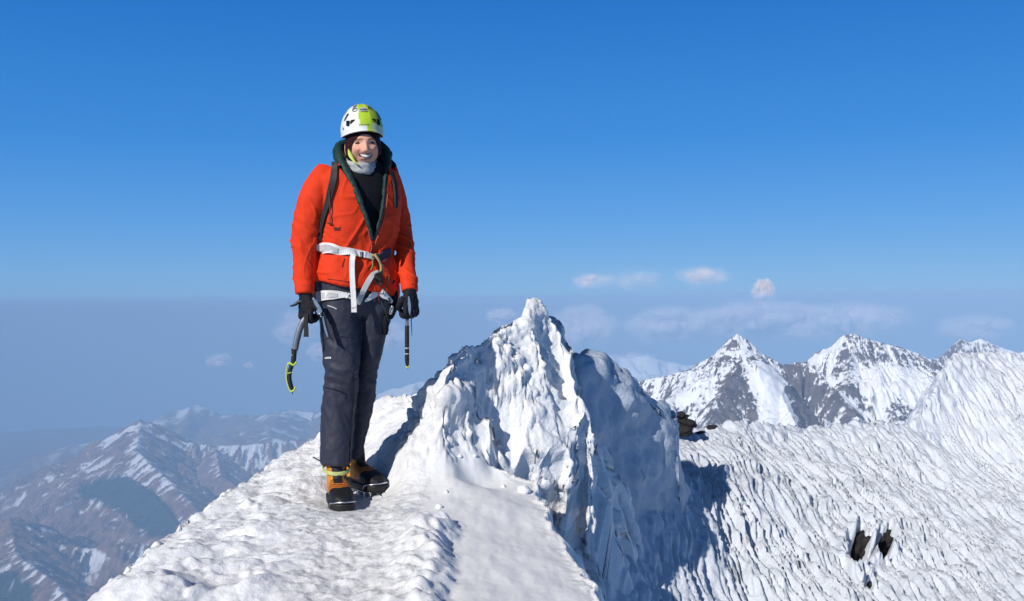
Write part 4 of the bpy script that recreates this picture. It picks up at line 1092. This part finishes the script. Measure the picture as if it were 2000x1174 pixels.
# ---- boots with crampons
def boot(toe, yaw, L_=0.30, name_label=None, band=True, tilt=0.0):
    """toe: world position of the sole under the toe tip; yaw: facing to the photo's right"""
    f = Vector((math.sin(yaw), -math.cos(yaw), 0)); r = Vector((math.cos(yaw), math.sin(yaw), 0)); u = Vector((0, 0, 1))
    O = toe - f * L_
    W = lambda a, b, c: O + r * (a * 1.03) + f * b + u * (c + tilt * b)
    bm = bmesh.new()
    secs = [(0.0, .028, .035, .06), (.02, .038, .0, .10), (.06, .041, .0, .115), (.11, .042, .0, .105), (.16, .046, .0, .088), (.20, .051, .0, .074), (.245, .050, .0, .062), (.28, .038, .006, .050), (.298, .018, .014, .036)]
    R = []
    for (b, w, z0, z1) in secs:
        R.append([W(math.copysign(abs(math.cos(t)) ** .7, math.cos(t)) * w, b, (z0 + z1) / 2 + math.copysign(abs(math.sin(t)) ** .7, math.sin(t)) * (z1 - z0) / 2) for t in np.linspace(0, 2 * math.pi, 28, endpoint=False)])
    skin_rings(bm, R)
    tube(bm, [W(0, .075, .05), W(0, .072, .11), W(0, .062, .16), W(0, .056, .205)], [(.042, .066), (.043, .060), (.046, .058), (.048, .058)], 24, ref=r, m=3)
    me = remesh(bm, 0.004, 4); V = vco(me); d = V - np.array(O)
    lx, ly = d @ np.array(r) / 1.03, d @ np.array(f); lz = d[:, 2] - tilt * ly
    n_ = 0.003 * fbm(V[:, 0] * 40, V[:, 1] * 40, V[:, 2] * 40, seed=551)
    C = np.tile(np.array([0.012, 0.013, 0.016]), (len(V), 1))
    orange = (lz > .032 + n_) & (ly > .02) & (ly < .212 - 0.40 * np.abs(lx + .01) + n_)
    tongue = (np.abs(lx + .004) < .020 + .1 * np.clip(lz - .10, 0, 1)) & (ly > .05) & (lz > .085)
    stripes = (ly > .128) & (np.mod(ly * 1.0 + 0.35 * np.abs(lx), .014) < .0055)
    lace = (ly > .095) & (ly < .14) & (lx > .004) & (np.mod(ly * .8 + lz, .015) < .006)
    dark = (lx > .028) & (ly < .12)
    C[orange] = (0.62, 0.235, 0.018)
    C[orange & (ly > .15)] = (0.62, 0.17, 0.02)
    C[orange & (tongue | stripes | lace | dark)] = (0.014, 0.014, 0.018)
    C[(lx < -.02) & (np.abs(ly - .022) < .006) & (lz > .03)] = (.012, .012, .014)
    add_col(me, 'col', C)
    o = link('boot', me, M_boot, person)
    # sole
    bm = bmesh.new()
    outl = [(w + .003, b) for (b, w, _, _) in secs]
    path = [(-w, b) for w, b in outl] + [(w, b) for w, b in reversed(outl)]
    skin_rings(bm, [[W(a * k, b, z_) for a, b in path] for (k, z_) in ((.97, -.014), (1.0, -.008), (1.0, .010), (.97, .016))]); bmesh.ops.recalc_face_normals(bm, faces=bm.faces)
    link('sole', tmp_mesh(bm), M_rubber, o)
    # crampon: frame, toe bail, down points, two front points
    bm = bmesh.new()
    for s in (-1, 1):
        tube(bm, [W(s * .032, .02, -.017), W(s * .038, .12, -.017), W(s * .045, .21, -.017), W(s * .036, .275, -.017)], [(.006, .0022)] * 4, 8, ref=r, m=3)
        for b in (.03, .10, .17, .225, .262):
            a_ = s * (.034 if b < .12 else .044 if b < .25 else .036)
            tube(bm, [W(a_, b, -.015), W(a_ * 1.06, b + .006, -.030), W(a_ * 1.12, b + .012, -.046)], [(.007, .002), (.005, .0018), (.001, .001)], 6, ref=f, m=2)
        tube(bm, [W(s * .016, .27, -.016), W(s * .017, .305, -.018), W(s * .018, .335, -.032)], [(.005, .003), (.004, .003), (.001, .001)], 6, ref=r, m=2)
    tube(bm, [W(-.036, .21, -.017), W(0, .212, -.017), W(.036, .21, -.017)], [.004] * 3, 6, m=2); tube(bm, [W(-.03, .04, -.017), W(.03, .04, -.017)], [.004] * 2, 6, m=1)
    bmesh.ops.recalc_face_normals(bm, faces=bm.faces); link('crampon', tmp_mesh(bm), M_steel, o)
    tube_obj('toe_bail', [W(-.049, .225, -.012), W(-.051, .245, .012), W(-.040, .281, .021), W(0, .3035, .026), W(.040, .281, .021), W(.051, .245, .012), W(.049, .225, -.012)], [.0038] * 7, M_steel, o, n=10)
    if band:
        rg = [[W(math.cos(t) * .060, .062 + math.sin(t) * .070, z_ - .25 * math.sin(t) * .06) for t in np.linspace(0, 2 * math.pi, 32, endpoint=False)] for z_ in (.124, .141)]
        rg2 = [[W(math.cos(t) * .056, .062 + math.sin(t) * .066, z_ - .25 * math.sin(t) * .06) for t in np.linspace(0, 2 * math.pi, 32, endpoint=False)] for z_ in (.141, .124)]
        bm = bmesh.new(); skin_rings(bm, rg + rg2 + [rg[0]], cap=False); bmesh.ops.recalc_face_normals(bm, faces=bm.faces)
        link('ankle_band', tmp_mesh(bm), M_band, o)
        tube_obj('pull_cord', [W(-.045, .06, .16), W(-.065, .05, .165), W(-.095, .03, .182)], [.003] * 3, M_rubber, o, n=8)
    return o
TOE_R, YAW_R = P(673, 994, 4.13), math.radians(18)
TOE_L, YAW_L = P(745, 942, 4.42), math.radians(40)
TOE_R.z = -0.848; TOE_L.z = -0.822
boot(TOE_R, YAW_R, band=True); boot(TOE_L, YAW_L, band=False)

# ---- gloves: palm, five fingers closed on the axe head
def glove(wrist, palm_dir, knuck_dir, side, grip_pt, k=1.0, name='glove'):
    """palm_dir: wrist to knuckles; knuck_dir: back of the hand; side: towards the little finger"""
    p, b, s = Vector(palm_dir).normalized(), Vector(knuck_dir).normalized(), Vector(side).normalized()
    bm = bmesh.new()
    tube(bm, [wrist - p * .035, wrist, wrist + p * .04, wrist + p * .075], [(.030, .030), (.030, .026), (.042, .022), (.040, .018)], 20, ref=s, m=4)
    for i, (o_, ln, r_) in enumerate(((-.030, .95, .0112), (-.010, 1.05, .0118), (.011, 1.0, .0114), (.030, .82, .0102))):
        a = wrist + p * .070 + s * o_ + b * .004
        q = [a, a + p * .026 * ln + b * .002, a + p * .040 * ln - b * .016, a + p * .030 * ln - b * .036, a + p * .008 - b * .040]
        tube(bm, [v for v in q], [r_ * k, r_ * k, r_ * k * .96, r_ * k * .9, r_ * k * .72], 12, m=4)
    a = wrist + p * .025 - s * .034
    tube(bm, [a, a - s * .016 + p * .022 - b * .010, a - s * .010 + p * .046 - b * .026, a + s * .008 + p * .056 - b * .036], [.015, .0145, .0125, .009], 12, m=4)
    me = remesh(bm, 0.003, 1); V, N = vco(me), vno(me)
    setco(me, V + N * (0.003 * (ridged(V[:, 0] * 30, V[:, 1] * 30, V[:, 2] * 40, seed=561, o=2) - .5))[:, None])
    return link(name, me, M_glove, person)
glove(pp(597, 578, -.13), (0.06, -.12, -1), (-.55, -.80, .0), (-.80, .55, 0), None)
glove(pp(801, 571, -.005), (0.03, -.10, -1), (.62, -.78, 0), (.78, .62, 0), None)

# ---- harness
harness = ribbon_obj('climbing_harness', [(622, 487, 9.5), (634, 484.5, 10.5), (648, 486, 9.5), (664, 489, 8), (682, 492, 6.5), (700, 495, 6), (716, 499, 6), (728, 503, 5.5)], M_white, person, [T_j], off=.006, thick=.004)
ribbon_obj('belt_pad', [(629, 485, 6), (638, 484.5, 6.5), (646, 486, 6.2), (660, 488.5, 4)], M_wgrey, harness, [T_j], off=.011, thick=.002)
ribbon_obj('belt_webbing', [(726, 502, 5), (738, 502, 7), (750, 498, 8), (761, 492, 8)], M_belt_shade, harness, [T_j], off=.006, thick=.004)
for bx in (701, 706, 711): ribbon_obj('buckle', [(bx, 490 + (bx - 700) * .25, 1.1), (bx + .3, 496 + (bx - 700) * .25, 1.1), (bx + .6, 503 + (bx - 700) * .25, 1.1)], M_white if bx != 706 else M_rubber, harness, [T_j], off=.0125, thick=.002, m=3)
ribbon_obj('strap_tail', [(692, 493, 5), (689, 501, 5, -.148), (687.5, 525, 5, -.150), (689, 560, 5, -.152), (691, 590, 5, -.152), (691.5, 610, 5, -.150)], M_white, harness, [T_j], off=.012, thick=.0015)
ribbon_obj('strap_tail', [(691.2, 599, 5.1, -.1535), (691.4, 600, 5.1, -.1535), (691.6, 601.5, 5.1, -.1535)], M_wgrey, harness, None, thick=.0016)
ribbon_obj('leg_strap', [(736, 532, 4), (727, 537, 4.6), (719, 548, 5), (710, 564, 5), (705, 575, 5.5)], M_white, harness, [T_j, T_t], off=.010, thick=.0015)
ribbon_obj('leg_strap', [(706, 572, 6), (702, 582, 6), (698, 594, 3.5)], M_wgrey, harness, [T_j, T_t], off=.009, thick=.0015)
ribbon_obj('leg_loop', [(622, 580, 9.5), (634, 577, 9.5), (650, 575.5, 8.5), (664, 575, 6.5), (676, 576, 4.5), (690, 577, 4)], M_white, harness, [T_t], off=.006, thick=.004)
ribbon_obj('leg_loop', [(632, 577.5, 5.5), (648, 576, 4.8), (660, 575.5, 3)], M_wgrey, harness, [T_t], off=.011, thick=.0015)
ribbon_obj('leg_loop', [(711, 587, 2), (722, 580, 4.5), (731, 573, 7.5), (737, 564, 5), (738, 556, 2)], M_white, harness, [T_t], off=.010, thick=.002)
ribbon_obj('leg_loop', [(738, 556, 2), (742, 566, 5.5), (748, 575, 7), (756, 582, 4), (763, 590, 3)], M_white, harness, [T_t], off=.010, thick=.002)
for q in ([(676, 572), (680, 577), (676, 581)], [(683, 573), (679, 577), (684, 581)]):
    tube_obj('buckle', [hit([T_t], a, b, .014)[0] for a, b in q], [.004] * 3, M_white, harness, n=8)
def hp(a, b, o_): 
    h = hit([T_j, T_t], a, b, o_); return h[0] if h else pp(a, b, -.12)
tube_obj('belay_loop', [hp(722, 500, .012), hp(728, 503, .02), hp(735, 512, .024), hp(738, 524, .022), hp(737, 533, .018)], [(.006, .006), (.007, .007), (.0085, .006), (.008, .006), (.007, .006)], M_tan, harness, n=10)
tube_obj('belay_loop', [hp(736, 500, .014), hp(731, 505, .024), hp(734, 516, .03), hp(742, 522, .02), hp(744, 534, .014), hp(739, 541, .014)], [.004, .004, .0045, .004, .003, .003], M_tan, harness, n=8)
tube_obj('belay_loop', [hp(724, 506, .012), hp(725, 518, .012), hp(722, 528, .01)], [.0035] * 3, simple_mat('olive_cord', (.20, .18, .05)), harness, n=8)
def biner(c, w, h_, ang, mat):
    pts = []
    for k in range(13):
        t = 2 * math.pi * k / 12; a, b = math.cos(t) * w, math.sin(t) * h_
        pts.append(c + Vector((a * math.cos(ang) - b * math.sin(ang), -.004 * math.sin(t), a * math.sin(ang) + b * math.cos(ang))))
    return tube_obj('carabiner', pts, [.0042] * 13, mat, harness, n=8, m=3)
biner(hp(734, 546, .02), .016, .026, .3, M_dsteel); biner(hp(737, 541, .012), .011, .018, -.3, M_dsteel)
tube_obj('knot', [hp(729, 542, .024), hp(734, 547, .03), hp(739, 549, .024)], [.008, .011, .008], M_rubber, harness, n=10)
tube_obj('cord', [hp(748, 530, .012), hp(757, 536, .014), hp(754, 552, .014), hp(748, 565, .012), hp(747, 572, .012)], [.0018] * 5, simple_mat('cord_grey', (.10, .10, .06)), harness, n=6)
tube_obj('cord', [hp(738, 550, .014), hp(738.5, 562, .014), hp(739, 574, .014), hp(740, 590, .012)], [.002] * 4, simple_mat('cord_red', (.22, .02, .02)), harness, n=6)
tube_obj('cord', [hp(744, 590, .012), hp(750, 605, .012), hp(754, 625, .012), hp(755, 645, .01)], [.0018] * 4, simple_mat('cord_dark', (.07, .065, .05)), harness, n=6)
# dark pouch and a clipped carabiner on the far hip
bm = bmesh.new(); tube(bm, [pp(764, 552, .03), pp(766, 575, .02), pp(766, 600, .02), pp(762, 622, .03)], [(.022, .03), (.028, .036), (.026, .034), (.012, .02)], 16, ref=(1, 0, 0), m=4)
tube(bm, [pp(753, 612, -.01), pp(753, 632, -.01), pp(752, 654, 0)], [(.014, .02), (.016, .02), (.013, .016)], 12, ref=(1, 0, 0), m=3)
link('gear_pouch', remesh(bm, .005, 2), M_black, harness)
biner(pp(764, 606, -.03), .005, .018, -.35, M_steel); biner(pp(757, 586, -.05), .008, .014, .5, M_dsteel)

# ---- backpack (worn, a thing of its own)
pack = empty('backpack', pp(706, 560, .26), 'black backpack worn on the climber, its lid showing behind her shoulder', 'backpack')
bm = bmesh.new()
skin_rings(bm, [ring(pp(cx_, y_, .24), a_, b_, YAW, 40, e=3.2) for (y_, cx_, a_, b_) in [(598, 700, .10, .07), (585, 700, .15, .095), (545, 698, .172, .11), (480, 700, .170, .115), (410, 704, .160, .11), (350, 712, .150, .10), (322, 720, .13, .09)]])
pk = remesh(bm, .008, 4); V, N = vco(pk), vno(pk); setco(pk, V + N * (0.008 * (ridged(V[:, 0] * 8, V[:, 2] * 9, V[:, 1] * 8, seed=571, o=3) - .5))[:, None])
link('pack_body', pk, M_black, pack)
bm = bmesh.new(); tube(bm, [pp(712, 318, .24), pp(735, 312, .20), pp(758, 318, .15), pp(773, 323, .13)], [(.03, .035), (.035, .04), (.022, .03), (.006, .008)], 14, ref=(0, 0, 1), m=4)
tube(bm, [pp(736, 330, .20), pp(744, 308, .18), pp(751, 292, .16), pp(748, 284, .17)], [.03, .03, .022, .01], 14, m=4)
tube(bm, [pp(748, 300, .14), pp(757, 296, .14), pp(763, 301, .14), pp(758, 312, .14)], [.012, .013, .01, .012], 12, m=4)
link('pack_lid', remesh(bm, .005, 2), M_black, pack)
ribbon_obj('shoulder_strap', [(653, 316, 5), (655, 330, 6), (652, 350, 6.5), (645, 378, 6), (639, 405, 5), (631, 438, 4.5), (624, 468, 4)], M_rubber, pack, [T_j], off=.008, thick=.006)
ribbon_obj('shoulder_strap', [(762, 338, 4), (768, 355, 5), (771, 380, 5), (771, 405, 4)], M_rubber, pack, [T_j], off=.007, thick=.005)
tube_obj('strap_cord', [hp(645, 374, .02), hp(646, 395, .012), hp(647, 418, .012), hp(647, 436, .012)], [.0026] * 4, simple_mat('cord_slate', (.06, .055, .055)), pack, n=8)
tube_obj('strap_cord', [hp(643, 436, .010), hp(647, 437, .012), hp(651, 437, .010)], [.003] * 3, M_rubber, pack, n=8)
ribbon_obj('hip_belt', [(617, 470, 6, .0), (617, 500, 7, -.01), (615, 540, 7, 0), (616, 585, 6, .02)], M_rubber, pack, None, thick=.012)
ribbon_obj('hip_strap', [(622, 466, 2, -.03), (621, 500, 2.6, -.035), (618, 540, 2.2, -.03)], simple_mat('strap_slate', (.16, .16, .16)), pack, None, thick=.003)

# ---- ice axes
def axe_base(loc, label):
    return empty('ice_axe', loc, label, 'ice axe', 'ice axes held in her gloves')
D = -.145
ax = axe_base(pp(571, 768, D), 'curved ice axe with lime trimmed grip hanging from her hand beside the dark trousers')
shaft, rr = spline([pp(603, 596, D), pp(597, 618, D), pp(588, 634, D), pp(581, 654, D), pp(577, 672, D), pp(575, 690, D)], [(.012, .008)] * 6, 6)
bm = bmesh.new(); skin_rings(bm, tube_rings(shaft, rr, 14, (1, 0, 0))); bmesh.ops.recalc_face_normals(bm, faces=bm.faces); link('shaft', tmp_mesh(bm), M_alu, ax)
tube_obj('shaft_edge', [pp(604, 606, D - .009), pp(594, 634, D - .009), pp(586.5, 658, D - .009), pp(581, 684, D - .009)], [.0026] * 4, M_dsteel, ax, n=8)
g = tube_obj('grip', [pp(575, 682, D), pp(574.5, 686, D), pp(573, 705, D), pp(567, 722, D), pp(565, 738, D), pp(568, 753, D), pp(572, 762, D)], [(.016, .013), (.0115, .012), (.011, .012), (.0095, .011), (.010, .011), (.010, .011), (.007, .008)], M_rubber, ax, n=14, ref=(1, 0, 0))
tube_obj('trigger', [pp(562, 712, D - .012), pp(566, 709, D - .014), pp(573, 713, D - .014), pp(579, 707, D - .006)], [.0042, .0045, .0045, .004], M_lime, g, n=8)
tube_obj('trim', [pp(563, 708, D - .006), pp(559.5, 722, D - .006), pp(559.5, 740, D - .008), pp(563, 755, D - .008), pp(568, 764, D - .006), pp(574, 762, D - .006), pp(577, 756, D)], [.0024, .0026, .0026, .003, .0045, .0045, .004], M_lime, g, n=8)
tube_obj('trim', [pp(561, 729, D - .013), pp(566, 728.5, D - .013), pp(569, 727, D - .012)], [.0022] * 3, M_lime, g, n=8)
tube_obj('trim', [pp(570.3, 693, D - .013), pp(570.6, 695, D - .013)], [.0028] * 2, M_wgrey, g, n=8, m=1)
tube_obj('spike', [pp(570, 762, D), pp(571.5, 770, D)], [.005, .001], M_dsteel, ax, n=8, m=1)
# head: pick with its teeth, clamp block, hammer, lanyard
def plate(name, outline, d0, d1, mat, parent):
    bm = bmesh.new(); skin_rings(bm, [[pp(a, b, d0) for a, b in outline], [pp(a, b, d1) for a, b in outline]]); bmesh.ops.recalc_face_normals(bm, faces=bm.faces)
    return link(name, tmp_mesh(bm), mat, parent, smooth=False)
pk_ = plate('pick', [(610, 581), (614, 582), (622, 592), (629, 603), (636, 617), (640, 636), (645, 652), (654, 667), (652, 668), (645, 662), (637, 650), (632, 634), (628, 618), (621, 612), (614, 598)], D - .034, D - .026, M_dsteel, ax)
plate('head_plate', [(609, 582), (613, 581), (619, 589), (626, 600), (629, 607), (627, 616), (621, 615), (617, 608), (621, 604), (615, 595)], D - .040, D - .0345, M_steel, ax)
plate('pick_face', [(629, 619), (632, 618), (634, 630), (638, 645), (641.5, 657), (638.5, 658.5), (634, 646), (631, 632)], D - .039, D - .0345, M_steel, pk_)
tube_obj('bolt', [pp(625, 613, D - .044), pp(625, 613, D - .036)], [.006] * 2, M_steel, ax, n=10, m=1)
tube_obj('bolt', [pp(627.5, 618, D - .044), pp(627.5, 618, D - .036)], [.004] * 2, M_steel, ax, n=10, m=1)
tube_obj('hammer', [pp(600, 590, D), pp(586, 589, D), pp(578, 594, D), pp(571, 597.5, D), pp(567.5, 597, D)], [(.009, .009), (.008, .008), (.0065, .007), (.004, .012), (.003, .013)], M_dsteel, ax, n=10, ref=(0, 0, 1))
ribbon_obj('wrist_strap', [(598, 612, 3.5, D - .03), (597.5, 628, 3.6, D - .03), (598, 645, 4.2, D - .03), (598, 658, 4.6, D - .03)], M_rubber, ax, None, thick=.003)

D = -.01
ax = axe_base(pp(796, 722, D), 'straight hanging ice axe seen edge on, with black grip, nearest the snow summit')
tube_obj('shaft', [pp(797, 585, D), pp(795.5, 618, D), pp(795, 645, D)], [(.0075, .011)] * 3, M_alu, ax, n=12, ref=(1, 0, 0))
g = tube_obj('grip', [pp(795, 636, D), pp(795, 660, D), pp(795, 690, D), pp(795, 705, D), pp(796, 716, D)], [(.0095, .012), (.0098, .012), (.0098, .012), (.0098, .012), (.006, .008)], M_rubber, ax, n=12, ref=(1, 0, 0))
for yy in (679, 690): tube_obj('ring', [pp(795, yy, D), pp(795, yy + 2.2, D)], [(.0105, .0125)] * 2, M_wgrey, g, n=12, ref=(1, 0, 0), m=1)
tube_obj('trim', [pp(793, 715, D - .006), pp(796, 718, D - .008), pp(799, 715, D - .004)], [.003] * 3, M_lime, g, n=8)
tube_obj('spike', [pp(796, 715, D), pp(797, 723, D)], [.004, .001], M_steel, ax, n=8, m=1)
plate('head_plate', [(797, 579), (799.5, 579), (802.5, 596), (802.5, 610), (800.5, 616), (798, 608), (796.5, 594)], D - .060, D - .052, M_steel, ax)
tube_obj('pick', [pp(801.5, 608, D - .05), pp(803, 622, D - .055), pp(804, 640, D - .055), pp(804.5, 657, D - .05)], [(.0022, .012), (.0022, .010), (.002, .007), (.001, .002)], M_dsteel, ax, n=8, ref=(1, 0, 0))
tube_obj('hammer', [pp(797, 592, D), pp(786, 597, D), pp(779, 598, D + .02)], [.008, .007, .008], M_dsteel, ax, n=10)
# ================================================================= ROCKS and loose snow
M_rock = simple_mat('dark_rock', (0.018, 0.017, 0.017), rough=0.85, noise=0.45, scale=18, bump=0.7, bscale=40)
def rock(c, rx, ry, rz, seed, rot=0.0, tilt=0.0, label="", mat=None, name="rock", cat='rock', rough=0.22, group=None):
    bm = bmesh.new(); bmesh.ops.create_icosphere(bm, subdivisions=4, radius=1)
    V = np.array([v.co[:] for v in bm.verts])
    k = 1 + rough * 1.3 * fbm(V[:, 0] * 1.3, V[:, 1] * 1.3, V[:, 2] * 1.3, seed=seed, o=3) + rough * 0.5 * fbm(V[:, 0] * 4, V[:, 1] * 4, V[:, 2] * 4, seed=seed + 4, o=2)
    V = V * k[:, None]
    rnd = np.random.RandomState(seed)
    for _ in range(9):                                  # broken flat faces
        n_ = rnd.normal(size=3); n_ /= np.linalg.norm(n_); d = V @ n_; lim = 0.72 + 0.2 * rnd.rand()
        V = V - np.maximum(d - lim, 0)[:, None] * n_ * 0.92
    M = np.array((Matrix.Rotation(rot, 3, 'Z') @ Matrix.Rotation(tilt, 3, 'Y')))
    V = (V * np.array([rx, ry, rz])) @ M.T
    for v, p in zip(bm.verts, V): v.co = p
    o = link(name, tmp_mesh(bm), mat or M_rock, smooth=False); o.location = c
    tag(o, label, cat, group); return o
G = 'dark stones piled where the tower meets the slope'
def on_slope(x, y, off):
    h = hit([T_slope], x, y, 0) or hit([T_slope], x, y + 9, 0) or hit([T_slope], x, y + 20, 0); return h[0] + (h[0].normalized()) * off
T_slope = bvh(slope.data)
ST = on_slope(1340, 858, -.02); SD = ST.dot(FWD)
def st(x, y, k=0.0): return P(x, y, SD + k)
rock(st(1334, 840), .078, .07, .050, 611, .2, .05, 'largest dark stone at the foot of the little stone pile on the snow', group=G)
rock(st(1341, 825, .01), .082, .07, .034, 613, -.1, .22, 'broad dark slab lying across the middle of the little stone pile', group=G)
rock(st(1328, 810, .01), .040, .05, .026, 617, .3, -.1, 'small dark stone on the top of the little stone pile', group=G)
rock(st(1338, 815, .02), .042, .04, .015, 619, .1, -.45, 'thin tilted dark stone leaning near the top of the stone pile', group=G)
rock(on_slope(1366, 845, -.01), .045, .03, .012, 621, .1, -.25, 'flat sliver of dark stone lying right of the stone pile', group=G)
rock(on_slope(1390, 834, .0), .05, .05, .018, 623, .1, -.15, 'low dark stone on the snow crest right of the stone pile', group=G)
G2 = 'black rocks bared in the snow slope'
rock(on_slope(1678, 1073, .03), .115, .11, .15, 631, .2, .25, 'larger black rock bared in a hole in the wind carved slope', group=G2, rough=.45)
rock(on_slope(1727, 1064, .03), .105, .10, .115, 638, -.3, .5, 'pointed black rock in the right hand hole of the wind carved slope', group=G2, rough=.5)
rock(on_slope(1697, 1143, .01), .034, .04, .045, 641, .1, .2, 'smallest black rock, low on the slope below the two bared rocks', group=G2, rough=.5)
# loose snow lumps on the smooth slab and the pile
T_ridge = bvh(ridge.data)
M_lump = snow_mat('snow_lump', 60, 0.01)
G3 = 'loose snow lumps on the ridge'
for (x_, y_, r_, lab) in [(1024, 962, .030, 'largest loose snow lump on the smooth slab near its right edge'), (983, 952, .012, 'small snow lump beside the crack in the smooth slab'), (857, 992, .016, 'loose snow lump on the slab just above the broken crust'),
                          (899, 893, .011, 'left one of two snow crumbs below the stone coloured crack'), (928, 892, .011, 'right one of two snow crumbs below the crack by the pile'), (872, 962, .010, 'snow crumb in the middle of the scattered crumbs on the slab')]:
    h = hit([T_ridge], x_, y_, 0)
    if h is None: continue
    o = rock(h[0] + Vector((0, 0, r_ * .35)), r_ * 1.1, r_, r_ * .8, int(x_), x_, .1, lab, M_lump, 'snow_lump', 'snow lump', rough=.12, group=G3)
    o.data.polygons.foreach_set('use_smooth', np.ones(len(o.data.polygons), dtype=bool))
    add_attr(o.data, 'dirt_shade', np.zeros(len(o.data.vertices)))
